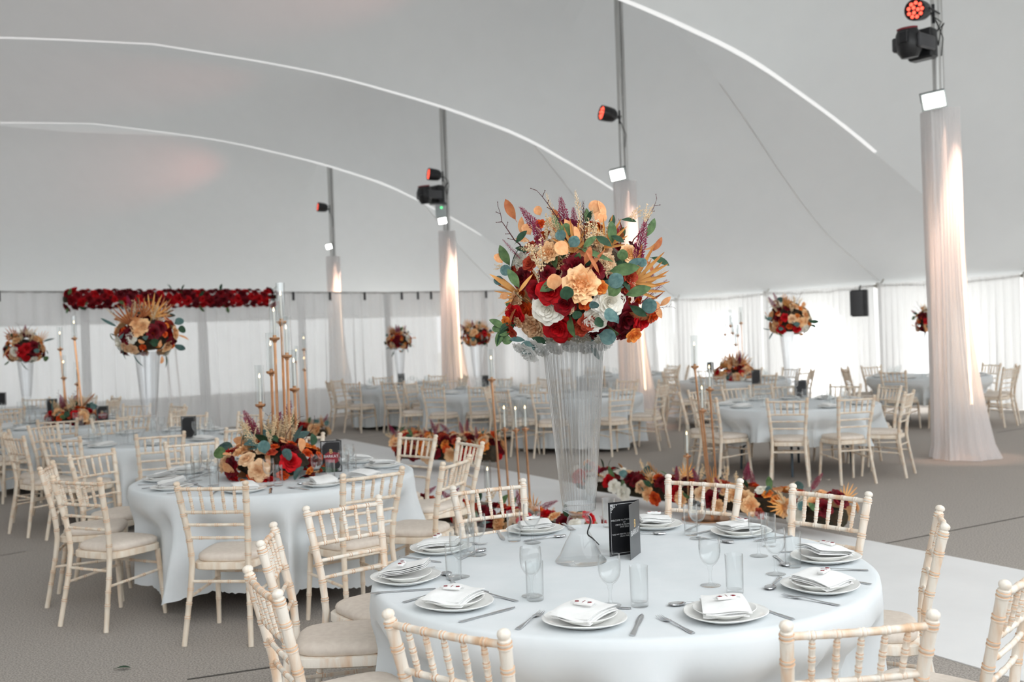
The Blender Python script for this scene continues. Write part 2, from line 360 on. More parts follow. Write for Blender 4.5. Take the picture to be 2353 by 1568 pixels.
# right perimeter wall with arched windows and sheer drapes
def arch_panel(w, h, ow, z0, z1, mat_wall, mat_film):
    ro = ow / 2; inner = [(-ro, z0), (-ro, (z0 + z1 - ro) * .5)]
    for i in range(13):
        a = PI - PI * i / 12; inner.append((ro * math.cos(a), z1 - ro + ro * math.sin(a)))
    inner += [(ro, (z0 + z1 - ro) * .5), (ro, z0), (0, z0)]
    c = (0, (z0 + z1) / 2); outer = []
    for (x, z) in inner:
        dx, dz = x - c[0], z - c[1]; k = min([(w / 2) / abs(dx)] if abs(dx) > 1e-6 else [1e9])
        kz = (h - c[1]) / dz if dz > 1e-6 else (-c[1] / dz if dz < -1e-6 else 1e9); k = min(k, kz); outer.append((c[0] + dx * k, c[1] + dz * k))
    V = [(x, 0, z) for x, z in inner] + [(x, 0, z) for x, z in outer]; n = len(inner)
    Fc = [(i, (i + 1) % n, n + (i + 1) % n, n + i) for i in range(n)]
    # corners of the rectangle
    base = len(V); V += [(-w / 2, 0, 0), (-w / 2, 0, h), (w / 2, 0, h), (w / 2, 0, 0)]
    for ci, (x, z) in enumerate([(-w / 2, 0), (-w / 2, h), (w / 2, h), (w / 2, 0)]):
        for i in range(n):
            o1, o2 = outer[i], outer[(i + 1) % n]
            if (abs(o1[0] - x) < 1e-4 and abs(o2[1] - z) < 1e-4) or (abs(o1[1] - z) < 1e-4 and abs(o2[0] - x) < 1e-4):
                if not ((abs(o1[0] - x) < 1e-4 and abs(o1[1] - z) < 1e-4) or (abs(o2[0] - x) < 1e-4 and abs(o2[1] - z) < 1e-4)): Fc.append((n + i, n + (i + 1) % n, base + ci))
    a_ = MB().add(V, Fc).mesh('wall_panel', mat_wall, False)
    b_ = MB().add([(x, 0, z) for x, z in inner], [tuple(range(n))]).mesh('window_film', mat_film, False)
    return a_, b_
wr = bpy.data.objects.new('wall_right', None); COL.objects.link(wr); struct(wr)
AP, AF = arch_panel(3.1, EZ, 1.25, .45, 1.98, M['pvc'], M['film'])
edges = [14.0 + 3.1 * k for k in range(-5, 7)]
rot = Matrix.Rotation(math.atan2(.866, -.5), 4, 'Z')
for i, s0 in enumerate(edges[:-1]):
    mid = sn(s0 + 1.55, NE); Mx = Matrix.Translation(mid) @ rot
    p = ob('wall_panel', AP, wr, Mx); ob('window_film', AF, p)
    ob('sheer_drape', pleat_mesh('sheer_drape', sn(s0 + .03, NE - .22), sn(s0 + 3.07, NE - .22), .03, EZ - .008, M['sheer'], .15, .055, 300 + i), wr)
for s0 in edges:
    m_ = MB(); m_.tube([sn(s0, NE - .08, 0), sn(s0, NE - .08, EZ)], .03, 8); ob('eave_post', m_.mesh('eave_post', M['alu']), wr)
rnd = random.Random(5)
m_ = MB(); pts = []
for i in range(121):
    s = edges[0] + (edges[-1] - edges[0]) * i / 120; tt = ((s - 14.0) / 3.1) % 1.0
    pts.append(sn(s, NE - .12, EZ - .03 - .06 * math.sin(PI * tt) + rnd.uniform(-.012, .012)))
m_.tube(pts, [.014 + .012 * rnd.random() for _ in pts], 6); ob('eave_webbing', m_.mesh('eave_webbing', M['eave']), wr)
for s0 in edges:
    m_ = MB(); c = sn(s0, NE - .14, EZ - .04); m_.lathe([(0, -.05), (.05, -.04), (.06, 0), (.03, .05), (0, .06)], 10, Matrix.Translation(c))
    m_.tube([c, c + Vector((.05, -.1, .06)), c + Vector((.08, -.12, .12))], .012, 6); ob('eave_bracket', m_.mesh('eave_bracket', M['eave']), wr)
# near end of the tent behind the viewpoint: unseen low wall added to block front light, gable left open
wf = MB(); wf.add([sn(-1.6, -9.5), sn(-1.6, NE), sn(-1.6, NE, EZ), sn(-1.6, -9.5, EZ)], [(0, 1, 2, 3)])
struct(ob('wall_added_front', wf.mesh('wall_added_front', sheer('light_blocking_grey', (.32, .32, .33, 1), trans=.03, transp=0), False)))  # kept dark grey to cut bounce onto the front table
wl = MB(); wl.add([sn(-1.6, -9.5), sn(END_S, -9.5), sn(END_S, -9.5, EZ), sn(-1.6, -9.5, EZ)], [(0, 1, 2, 3)])  # unseen side wall, added to cut daylight from the left
struct(ob('wall_added_left', wl.mesh('wall_added_left', M['pvc'], False)))
# far end of the tent behind the screen, its translucency raised to backlight the drapes
we = MB(); we.add([sn(END_S, -9.5), sn(END_S, NE), sn(END_S, NE, EZ + .1), sn(END_S, -9.5, EZ + .1)], [(0, 1, 2, 3)])
struct(ob('wall_far', we.mesh('wall_far', sheer('backlight_end_wall', (.9, .9, .9, 1), trans=.8, transp=0), False)))

# ------------------------------------------------------------------ poles, column drapes and fixtures
PXY = [(5.06, 12.1), (1.95, 17.2), (-1.32, 22.45), (-4.9, 29.0)]
PNAME = ['right of the short-cloth table', 'behind the tall bouquet', 'in the middle of the back screen', 'beyond the back screen']
def column_drape(r_top, h, seed, flare=(1.0, 0.0)):
    rnd = random.Random(seed); seg = 120; rows = []; k = 34
    fine = [rnd.uniform(.5, 1.3) for _ in range(k)]
    for j in range(25):
        t = j / 24; z = h * (1 - t); row = []
        for i in range(seg + 1):
            a = 2 * PI * i / seg; q = a / (2 * PI) * k; f = fine[int(q) % k]
            ca, sa = math.cos(a), math.sin(a); sq = 1 / max(abs(ca), abs(sa)) ** (.75 * (1 - t) + .1)
            r = r_top * sq * (1 + .10 * t) + .012 * f * math.sin(a * k) * (.5 + t)
            fl = max(0, t - .35) / .65; r += fl ** 2.0 * (.13 + .17 * (ca * flare[0] + sa * flare[1])) 
            r += .03 * t * t * math.sin(a * 9 + seed)
            if j == 24: r += .035
            zz = z if j else z - .0
            row.append(Vector((r * ca, r * sa, max(.006, zz))))
        rows.append(row)
    return MB().grid(rows).mesh('drape', M['column'], True, 80)
tube2 = lambda pts, r, mat, name, seg=8: MB().tube(pts, r, seg).mesh(name, mat)
tie_m = MB().box((0, 0, 0), (.15, .05, .02), bev=.006).mesh('tie_plate', M['alu'])
drape_h = [4.04, 4.06, 3.88, 3.95]
for i, (x, y) in enumerate(PXY):
    t = thing('tent_pole', 'galvanised twin-tube tent pole ' + PNAME[i], 'pole', (x, y, 0), .5, 'tent poles')
    s_ = -.5 * x + .866 * y; n_ = .866 * x + .5 * y; zt = ceil_z(s_, n_) - .05
    ob('pole', tube2([(-.035, 0, 0), (-.035, 0, zt)], .045, M['alu'], 'pole', 10), t)
    ob('pole', tube2([(.045, 0, 0), (.045, 0, zt)], .034, M['alu'], 'pole', 10), t)
    for z in np.arange(.5, zt, .62): ob('tie_plate', tie_m, t, Matrix.Translation((0, 0, float(z))))
    c = thing('pole_drape', 'white cloth sleeve glowing around the tent pole ' + PNAME[i], 'drape', (x, y, 0), 0, 'draped tent poles')
    ob('drape', column_drape(.178, drape_h[i], 7 + i, (.9, -.25)), c)
    lt = MB().tube([(.16, -.10, drape_h[i] - .9), (.175, -.11, 2.0), (.21, -.12, .62)], .016, 6).mesh('light_strip', M['warmtube'])
    ob('light_strip', lt, c)

# --- LED par can, its twelve lenses and bracket (points along +X local, aimed up and left)
body_m = MB().lathe([(0, -.13), (.07, -.125), (.105, -.08), (.115, 0), (.12, .10), (.12, .125), (.112, .125), (.108, .105), (0, .105)], 24).mesh('housing', M['blackmetal'])
lens_m = MB().lathe([(0, .012), (.014, .009), (.021, 0), (.021, -.006)], 12).mesh('led_lens', M['redled'])
def par_light(pos, aim, pole_pt, label, scale=1.0):
    t = thing('par_light', label, 'stage light', pos, 0, 'red stage lights on the poles')
    A = frame_z((0, 0, 0), aim, 0, scale); h = ob('housing', body_m, t, A)
    for k in range(12):
        if k < 3: r, a = .032, k * 2 * PI / 3
        else: r, a = .078, (k - 3) * 2 * PI / 9
        ob('led_lens', lens_m, h, Matrix.Translation((r * math.cos(a), r * math.sin(a), .108)))
    v = Vector(pole_pt) - Vector(pos); side = Vector(aim).cross(Vector((0, 0, 1))).normalized()
    if abs(side.length) < .1: side = Vector((0, 1, 0))
    br = MB()
    for sg in (-1, 1): br.tube([side * sg * .12 * scale, side * sg * .13 * scale + v * .5 + Vector((0, 0, -.05)), v * .85 + side * sg * .04], .011, 6)
    br.tube([v * .8 + Vector((0, 0, .10)), v * .8 + Vector((0, 0, -.12))], .018, 6)
    ob('yoke', br.mesh('yoke', M['blackmetal']), t)
    cb = MB(); cb.tube([v * .6 + Vector((0, 0, .02)), v * .9 + Vector((0, -.05, -.12)), v * 1.05 + Vector((.03, -.06, -.3)), v * 1.1 + Vector((0, -.05, -.5))], .006, 5)
    ob('power_cable', cb.mesh('power_cable', M['cable']), t)
    L = bpy.data.lights.new('red_beam', 'SPOT'); L.energy = 200; L.color = (1, .25, .2); L.spot_size = R(50); L.spot_blend = 1; L.shadow_soft_size = .1
    lo = bpy.data.objects.new('red_beam', L); COL.objects.link(lo); lo.parent = t
    lo.matrix_basis = frame_z(Vector(aim) * .18, -Vector(aim))
def moving_head(pos, pole_pt, label, sc_=1.0):
    t = thing('moving_head_light', label, 'stage light', pos, 0, 'moving head lights on the poles')
    v = (Vector(pole_pt) - Vector(pos)); vx = Vector((v.x, v.y, 0)).normalized(); ang = math.atan2(vx.y, vx.x)
    Rz = Matrix.Rotation(ang, 4, 'Z') @ Matrix.Scale(sc_, 4)
    ob('base', MB().box((.13, 0, 0), (.16, .30, .34), bev=.03).mesh('base', M['blackmetal']), t, Rz)
    yk = MB(); yk.box((-.06, .15, -.02), (.34, .05, .16), bev=.02); yk.box((-.06, -.15, -.02), (.34, .05, .16), bev=.02)
    ob('yoke', yk.mesh('yoke', M['greymetal']), t, Rz)
    hd = ob('head', MB().lathe([(0, -.17), (.09, -.165), (.13, -.10), (.145, 0), (.13, .10), (.105, .15), (.10, .17), (.085, .17), (.08, .15), (0, .15)], 22).mesh('head', M['blackmetal']), t, Rz @ Matrix.Translation((-.17, 0, -.02)) @ Matrix.Rotation(R(-8), 4, 'Y'))
    ob('lens', MB().lathe([(0, .02), (.05, .012), (.078, 0)], 18, Matrix.Translation((0, 0, .155))).mesh('lens', pm_lens), hd)
    ob('collar', MB().lathe([(.1, .148), (.112, .15), (.112, .166), (.1, .168)], 20).mesh('collar', M['redink']), hd)
    ob('badge', MB().lathe([(0, .004), (.03, .003), (.032, 0)], 14).mesh('badge', M['box']), hd, frame_z((-.02, -.143, .04), (0, -1, 0)))
    ob('counterweight', MB().box((-.30, -.02, .02), (.06, .10, .13), bev=.012).mesh('counterweight', M['blackmetal']), t, Rz)
    cb = MB(); pts = [(.2, -.1, .1), (.25, -.2, .22), (.33, -.12, .18), (.30, -.1, 0), (.22, -.12, .12), (.30, -.14, .26), (.26, -.05, .35)]
    cb.tube(pts, .007, 5); ob('power_cable', cb.mesh('power_cable', M['cable']), t, Rz)
pm_lens = pmat('pale_lens', (.8, .82, .85, 1), rough=.1)
def flood(pos, aim, label, sc_=1.0, lamp=True):
    t = thing('flood_light', label, 'flood light', pos, 0, 'white flood lights on the poles')
    A = frame_z((0, 0, 0), aim, R(8), sc_)
    h = ob('housing', MB().box((0, 0, -.02), (.27, .20, .05), bev=.012).mesh('housing', M['box']), t, A)
    ob('led_panel', MB().box((0, 0, .008), (.22, .155, .008), bev=.003).mesh('led_panel', M['whiteled']), h)
    ob('bracket', MB().tube([(-.13, 0, -.03), (-.13, .10, -.10), (.13, .10, -.10), (.13, 0, -.03)], .009, 6).mesh('bracket', M['blackmetal']), h)
def on(px, py, Y): return at_Y(px, py, Y)
P = [Vector((x, y, 0)) for x, y in PXY]
def pz(i, z): return Vector((PXY[i][0], PXY[i][1], z))
q = on(2112, 24, 11.85); par_light(q, Vector((-.62, -.62, -.12)), pz(0, q.z + .03), 'red-lit round stage light at the top of the right-hand pole')
q = on(2106, 100, 11.8); moving_head(q, pz(0, q.z), 'large black moving head light on the right-hand pole')
q = on(2146, 231, 11.78); flood(q, Vector((-.25, -.85, -.18)), 'bright white flood light above the right-hand draped column')
q = on(1398, 263, 16.95); par_light(q, Vector((-.85, -.3, .16)), pz(1, q.z), 'red-lit round stage light on the pole behind the bouquet', 1.05)
q = on(1419, 402, 16.85); flood(q, Vector((-.35, -.9, -.25)), 'white flood light above the column behind the bouquet')
q = on(998, 402, 22.2); par_light(q, Vector((-.85, -.3, .1)), pz(2, q.z), 'red-lit stage light on the pole above the back screen', 1.1)
q = on(992, 447, 22.15); moving_head(q, pz(2, q.z), 'black moving head light on the pole by the back screen', 1.15)
q = on(1017, 508, 22.1); flood(q, Vector((-.25, -.9, -.1)), 'white flood light under a grey box by the back screen', .75)
q = on(1013, 487, 22.2); bx = thing('junction_box', 'small grey electrical box with green light on the middle pole', 'box', q)
ob('case', MB().box((0, 0, 0), (.22, .16, .26), bev=.02).mesh('case', M['box']), bx); ob('hood', MB().box((-.05, -.02, .17), (.36, .22, .03), bev=.008).mesh('hood', M['greymetal']), bx)
ob('status_light', MB().lathe([(0, .012), (.025, 0)], 10).mesh('status_light', M['greenled']), bx, frame_z((.02, -.082, .08), (0, -1, 0)))
q = on(741, 477, 28.6); par_light(q, Vector((-.85, -.3, .1)), pz(3, q.z), 'red-lit stage light on the farthest pole beyond the screen', 1.1)
q = on(756, 567, 28.6); flood(q, Vector((-.35, -.9, -.2)), 'small white flood light on the farthest pole', .75)
# warm lamps inside the sleeves: narrow beams falling from the flood fittings down the inside of each drape
for i, (x, y) in enumerate(PXY):
    L = bpy.data.lights.new('sleeve_lamp', 'SPOT'); L.energy = 900; L.color = (1, .62, .46); L.spot_size = R(24); L.spot_blend = .6; L.shadow_soft_size = .05
    lo = bpy.data.objects.new('sleeve_lamp', L); COL.objects.link(lo); lo.location = (x + .08, y - .06, drape_h[i] - .05)

# speaker hung from the eave
sp = at_Y(1971, 697, 20.1); t = thing('loudspeaker', 'black loudspeaker hanging under the tent eave at right', 'loudspeaker', sp, R(-24))
ob('cabinet', MB().box((.03, .1, 0), (.30, .26, .52), bev=.02).mesh('cabinet', M['blackmetal']), t)
ob('grille', MB().box((-.02, -.045, 0), (.24, .03, .48), bev=.01).mesh('grille', M['greymetal']), t)
ob('hanging_bracket', MB().tube([(.03, .1, .25), (.03, .16, .30), (.03, .3, .34)], .018, 6).mesh('hanging_bracket', M['blackmetal']), t)

# ------------------------------------------------------------------ chairs
def bamboo(path, r0, rings, r1=None, seg=10, bump=1.14, npts=10, taper=None, knob=False):
    """turned bamboo-style member along a polyline with pairs of raised rings"""
    path = [Vector(p) for p in path]; ln = [0]
    for a, b in zip(path, path[1:]): ln.append(ln[-1] + (b - a).length)
    Lh = ln[-1]; r1 = r0 if r1 is None else r1
    def pos(t):
        d = t * Lh
        for k in range(len(path) - 1):
            if d <= ln[k + 1] + 1e-9: return path[k].lerp(path[k + 1], (d - ln[k]) / max(1e-9, ln[k + 1] - ln[k]))
        return path[-1]
    st = [(i / npts, 1.0, 0) for i in range(npts + 1)]
    w = .0045 / Lh
    for g in rings:
        for c in (g - w * 1.3, g + w * 1.3): st += [(c - w, 1.0, 0), (c - w * .5, bump, 1), (c + w * .5, bump, 2), (c + w, .97, 0)]
    st = sorted((max(0, min(1, t)), k, f) for t, k, f in st if not (f == 0 and k == 1.0 and any(abs(t - g) < w * 2.2 for g in rings) and 0 < t < 1))
    pts = []; rad = []; flg = []
    for t, k, fl_ in st:
        base = r0 + (r1 - r0) * t
        if taper: base *= taper(t)
        pts.append(pos(t)); rad.append(base * k); flg.append(fl_)
    if knob:
        top = path[-1]; d = (path[-1] - path[-2]).normalized()
        for (h, f) in ((.002, .98), (.004, .78), (.009, .76), (.011, .98), (.018, 1.04), (.024, .92), (.029, .55), (.031, .12)):
            pts.append(top + d * h); rad.append(r1 * f); flg.append(0)
    # remove coincident points
    P2 = [pts[0]]; R2 = [rad[0]]; F2 = [flg[0]]
    for p, r_, g_ in zip(pts[1:], rad[1:], flg[1:]):
        if (p - P2[-1]).length > 2e-4: P2.append(p); R2.append(r_); F2.append(g_)
    mb_ = MB().tube(P2, R2, seg); mb_.ringf = [k for k in range(len(P2) - 1) if F2[k] == 2]; mb_.seg = seg
    return mb_
def outline(w0, w1, y0, y1, k=36, e=.42):
    o = []
    for i in range(k):
        a = 2 * PI * i / k; c, s = math.cos(a), math.sin(a)
        u = math.copysign(abs(c) ** e, c); v = math.copysign(abs(s) ** e, s)
        w = w0 + (w1 - w0) * (v + 1) / 2; o.append((u * w / 2, (y0 + y1) / 2 + v * (y1 - y0) / 2))
    return o
def stack(rows, capb=True, capt=True):
    V = []; Fc = []; n = len(rows[0][0])
    for (o, z, sc__) in rows:
        cx = sum(p[0] for p in o) / n; cy__ = sum(p[1] for p in o) / n
        V += [Vector((cx + (x - cx) * sc__, cy__ + (y - cy__) * sc__, z)) for x, y in o]
    for j in range(len(rows) - 1):
        for i in range(n): Fc.append((j * n + i, j * n + (i + 1) % n, (j + 1) * n + (i + 1) % n, (j + 1) * n + i))
    if capb: Fc.append(tuple(range(n - 1, -1, -1)))
    if capt: Fc.append(tuple((len(rows) - 1) * n + i for i in range(n)))
    return MB().add(V, Fc)
def chair_kit(wood):
    k = []
    def post_xy(z):
        return (float(np.interp(z, [0, .40, .55, .86], [.188, .158, .165, .192])), float(np.interp(z, [0, .30, .42, .55, .86], [-.255, -.20, -.185, -.19, -.262])))
    for sg in (-1, 1):
        path = [(sg * post_xy(z)[0], post_xy(z)[1], z) for z in (0.0, .15, .30, .42, .50, .58, .70, .858)]
        k.append(('back_post', bamboo(path, .0145, [.17, .255, .34, .555, .645, .73, .815, .905, .985], .0175, 10, 1.13, 16, knob=True).mesh('back_post', wood)))
    def rail(z, r, rg, bow=0.0):
        x, y = post_xy(z); n = 8
        pts = [(-x + 2 * x * i / n, y - bow * math.sin(PI * i / n), z + 0) for i in range(n + 1)]
        return bamboo(pts, r, rg, None, 9, 1.16, 8)
    k.append(('top_rail', rail(.846, .0105, [.16, .33, .5, .67, .84], .012).mesh('top_rail', wood)))
    k.append(('back_rail', rail(.716, .0095, [.16, .33, .5, .67, .84], .008).mesh('back_rail', wood)))
    for z in (.645, .572): k.append(('back_rail', rail(z, .0085, [.2, .5, .8], .006).mesh('back_rail', wood)))
    xt, yt = post_xy(.846); xb, yb = post_xy(.716)
    for i in range(5):
        u = (i + 1) / 6 * 2 - 1; bw = math.cos(u * PI / 2)
        k.append(('spindle', bamboo([(u * xb, yb - .008 * bw, .716), (u * xt, yt - .012 * bw, .846)], .0088, [.22, .5, .78], None, 8, 1.14, 8, taper=lambda t: .55 + .45 * math.sin(PI * min(1, max(0, (t * 1.0)))) ** .5).mesh('spindle', wood)))
    o = outline(.345, .405, -.185, .205); 
    k.append(('seat_frame', stack([(o, .392, .96), (o, .397, 1.0), (o, .428, 1.0), (o, .433, .97)]).mesh('seat_frame', wood, True, 50)))
    o = outline(.325, .39, -.165, .205, 36, .5)
    k.append(('seat_pad', stack([(o, .434, .96), (o, .440, 1.0), (o, .455, 1.01), (o, .466, .985), (o, .475, .92), (o, .480, .78), (o, .482, .4), (o, .483, .02)]).mesh('seat_pad', M['pad'], True, 80)))
    for sg in (-1, 1):
        k.append(('front_leg', bamboo([(sg * .172, .165, .395), (sg * .188, .195, 0)], .0165, [.3, .62], .0125, 10, 1.12, 8).mesh('front_leg', wood)))
        k.append(('stretcher', bamboo([(sg * .177, .175, .27), (sg * .172, -.21, .25)], .0085, [.33, .66], None, 8, 1.15, 8).mesh('stretcher', wood)))
    k.append(('stretcher', bamboo([(-.175, .172, .31), (.175, .172, .31)], .0085, [.33, .66], None, 8, 1.15, 8).mesh('stretcher', wood)))
    k.append(('stretcher', bamboo([(-.166, -.197, .335), (.166, -.197, .335)], .0085, [.33, .66], None, 8, 1.15, 8).mesh('stretcher', wood)))
    return k
KIT = {'tan': chair_kit(M['wood_tan']), 'white': chair_kit(M['wood_white'])}
def place_chair(topmid, fwd, label, wood, group, floor_z=0.0):
    fwd = Vector((fwd[0], fwd[1], 0)).normalized(); o = Vector((topmid[0], topmid[1], 0)) + fwd * .262
    t = thing('banquet_chair', label, 'chair', (o.x, o.y, floor_z), math.atan2(fwd.y, fwd.x) - PI / 2, group)
    for nm, me in KIT[wood]: ob(nm, me, t)
    return o

# ------------------------------------------------------------------ tables
TZ = .735; TR = .915
HOURS = ['twelve', 'one', 'two', 'three', 'four', 'five', 'six', 'seven', 'eight', 'nine', 'ten', 'eleven']
def clock(a):   # angle in world (deg, 0 = right, -90 = toward the camera)
    return HOURS[int(round((90 - a) / 30.0)) % 12]
def clocks(angs):
    """one clock hour for each seat, all different"""
    used = {}; out = [None] * len(angs)
    for i in sorted(range(len(angs)), key=lambda k: abs(((90 - angs[k]) / 30.0) - round((90 - angs[k]) / 30.0))):
        h = (90 - angs[i]) / 30.0; c = int(round(h)) % 12; d = 0
        opts = sorted(range(12), key=lambda q: min(abs(q - h % 12), 12 - abs(q - h % 12)))
        for q in opts:
            if q not in used: used[q] = 1; out[i] = HOURS[q]; break
    return out
leg_pts = [(.30, .30, .705), (.33, .33, .40), (.40, .42, .22), (.41, .43, .006)]
def table_kit():
    k = [('tabletop', MB().lathe([(0, .705), (.86, .705), (.895, .708), (.90, .716), (.895, .728), (0, .730)], 48).mesh('tabletop', M['ply']))]
    for a in (20, 110, 200, 290):
        Rm = Matrix.Rotation(R(a), 3, 'Z'); k.append(('leg', MB().tube([Rm @ Vector(p) for p in leg_pts], .014, 8).mesh('leg', M['tableleg'])))
    return k
TK = table_kit()
def cloth_mesh(seed, chairs, hem=.09, hem_var=.03, folds=19, flare=.07, scallop=True, dent_r=.82):
    rnd = random.Random(seed); seg = 300; rows = []
    p1, p2, p3 = [rnd.uniform(0, 6) for _ in range(3)]
    for r in (.001, .2, .45, .7, .88): rows.append([Vector((r * math.cos(2 * PI * i / seg), r * math.sin(2 * PI * i / seg), TZ)) for i in range(seg + 1)])
    nz = 14
    def fold(a): return .45 * math.sin(a * folds + p1 + 1.2 * math.sin(a * 3 + p2)) + .40 * math.sin(a * 9 + p3 + .9 * math.sin(a * 2)) + .2 * math.sin(a * 33 + p2)
    for j in range(nz + 1):
        t = j / nz; row = []
        for i in range(seg + 1):
            a = 2 * PI * (i % seg) / seg
            hz = hem + hem_var * (math.sin(a * 4 + p1) + .6 * math.sin(a * 7 + p3))
            if scallop: hz += .012 * (1 - abs(math.sin(a * 58)))
            hz = max(.012, hz)
            if t < .12: z = TZ - .018 * (1 - math.cos(t / .12 * PI / 2)); r = TR - .02 + .02 * math.sin(t / .12 * PI / 2)
            else:
                q = (t - .12) / .88; z = TZ - .018 + (hz - TZ + .018) * q
                r = TR + flare * q * (.55 + 1.0 * fold(a)) * (.35 + .65 * q) + .012 * q
                dmin = 9
                for ca in chairs:
                    d = abs((a - ca + PI) % (2 * PI) - PI); dmin = min(dmin, d)
                if dmin < .36:
                    k = 1 - max(0, (dmin - .22) / .14); k = k * k * (3 - 2 * k)
                    lim = dent_r + .03 * fold(a); kz = max(0, min(1, (.66 - z) / .16)); kz = kz * kz * (3 - 2 * kz)
                    if r > lim: r = r + (lim - r) * k * kz
            row.append(Vector((r * math.cos(a), r * math.sin(a), z)))
        rows.append(row)
    return MB().grid(rows).mesh('tablecloth', M['cloth'], True, 70)

# ------------------------------------------------------------------ tableware
def plate_mesh(r, tri, seg, name):
    def rf(a, z): return 1 + tri * math.cos(3 * a)
    prof = [(0, .004), (r * .55, .004), (r * .62, .0), (r * .66, .003), (r * .86, .012), (r * .985, .0185), (r, .0205), (r * .985, .022), (r * .88, .0165), (r * .68, .0085), (0, .0075)]
    return MB().lathe(prof, seg, None, rf).mesh(name, M['china'], True, 60)
DINNER = plate_mesh(.128, .035, 60, 'dinner_plate'); SIDE = plate_mesh(.096, .035, 48, 'side_plate')
DINNER_LO = plate_mesh(.128, .035, 24, 'dinner_plate')
def napkin_mesh(seed, lo=False):
    rnd = random.Random(seed); mb_ = MB(); w, d = .135, .155; nx, ny = (5, 6) if lo else (9, 12)
    lift = rnd.uniform(.01, .05); tw = rnd.uniform(-.12, .12)
    def surf(u, v, off):   # u across, v from front (0) to back (1)
        x = (u - .5) * w * (1 - .06 * v) + tw * (v - .5) * .05
        y = (v - .5) * d
        z = .004 + off + .012 * math.sin(PI * v) + lift * max(0, v - .45) ** 1.5 * 1.7 + .004 * math.sin(u * 5 + seed)
        return Vector((x, y, z))
    layers = 4 if not lo else 2
    for l in range(layers):
        o0 = l * .0055; sh = (rnd.uniform(-.006, .006), rnd.uniform(-.010, .004) * (1 if l else 0)); rot_ = Matrix.Rotation(rnd.uniform(-.05, .05), 3, 'Z')
        top = []; bot = []
        for j in range(ny + 1):
            v = j / ny; rt = []; rb = []
            for i in range(nx + 1):
                u = i / nx; p = surf(u, v, o0); p = rot_ @ (p + Vector((sh[0], sh[1], 0)))
                edge = min(u, 1 - u, v, 1 - v); th = .0048 * min(1, edge / .05 + .35)
                rt.append(p + Vector((0, 0, th))); rb.append(p)
            top.append(rt); bot.append(rb)
        mb_.grid(top); mb_.grid([list(reversed(r_)) for r_ in bot])
        # close the rim
        ring_t = top[0] + [r_[-1] for r_ in top[1:]] + list(reversed(top[-1]))[1:] + [r_[0] for r_ in reversed(top[1:-1])]
        ring_b = bot[0] + [r_[-1] for r_ in bot[1:]] + list(reversed(bot[-1]))[1:] + [r_[0] for r_ in reversed(bot[1:-1])]
        n = len(ring_t); V = ring_t + ring_b; mb_.add(V, [(i, n + i, n + (i + 1) % n, (i + 1) % n) for i in range(n)])
    return mb_.mesh('napkin', M['napkin'], True, 60)
NAPS = [napkin_mesh(s) for s in (1, 2, 3, 4, 5)]; NAPS_LO = [napkin_mesh(s, True) for s in (11, 12)]
def favour_kit():
    k = [('wrapper', MB().box((0, 0, .005), (.060, .022, .010), bev=.004).mesh('wrapper', M['napkin']))]
    for sg in (-1, 1):
        k.append(('printed_flower', MB().lathe([(0, .0012), (.006, .001), (.0075, 0)], 9, Matrix.Translation((sg * .021, -.003, .0101)), lambda a, z: 1 + .25 * math.sin(5 * a)).mesh('printed_flower', M['redink'])))
        k.append(('twist_end', MB().add([(sg * .029, -.008, .005), (sg * .041, -.011, .003), (sg * .043, 0, .006), (sg * .041, .011, .003), (sg * .029, .008, .005)], [(0, 1, 2), (0, 2, 4), (4, 2, 3)]).mesh('twist_end', M['tubeglass'])))
    k.append(('ribbon', MB().box((0, 0, .0104), (.0012, .0222, .0012)).mesh('ribbon', M['redink'])))
    return k
FAV = favour_kit()
def blade(pts, name, th=.0016):
    """flat cutlery from (y, halfwidth, z) stations"""
    V = []; Fc = []
    for (y, w, z) in pts: V += [Vector((-w, y, z + th)), Vector((-w * .5, y, z + th * 1.7)), Vector((w * .5, y, z + th * 1.7)), Vector((w, y, z + th)), Vector((w, y, z)), Vector((-w, y, z))]
    for j in range(len(pts) - 1):
        for i in range(6): Fc.append((j * 6 + i, j * 6 + (i + 1) % 6, (j + 1) * 6 + (i + 1) % 6, (j + 1) * 6 + i))
    Fc.append(tuple(range(5, -1, -1))); Fc.append(tuple((len(pts) - 1) * 6 + i for i in range(6)))
    return MB().add(V, Fc)
def handle_pts(y0, y1, w): return [(y0, w * .75, .001), (y0 + .004, w, .0015), (y0 + .02, w * .95, .002), (y0 + .055, w * .6, .003), (y1 - .02, w * .42, .006), (y1, w * .36, .007)]
def fork_mesh():
    mb_ = blade(handle_pts(-.10, .02, .0085) + [(.032, .006, .007), (.042, .0105, .005), (.055, .012, .003)], 'fork')
    for x in (-.0098, -.0033, .0033, .0098): mb_.tube([(x, .052, .004), (x, .075, .0035), (x * .96, .098, .0075)], [.0019, .0017, .0008], 5)
    return mb_.mesh('fork', M['steel'], True, 50)
def knife_mesh(): return blade([(-.115, .006, .001), (-.11, .0085, .001), (-.06, .0075, .001), (-.012, .006, .001), (-.008, .008, .001), (.0, .006, .001), (.02, .009, .001), (.07, .0095, .001), (.10, .007, .001), (.112, .0015, .001)], 'knife', .0018).mesh('knife', M['steel'], True, 50)
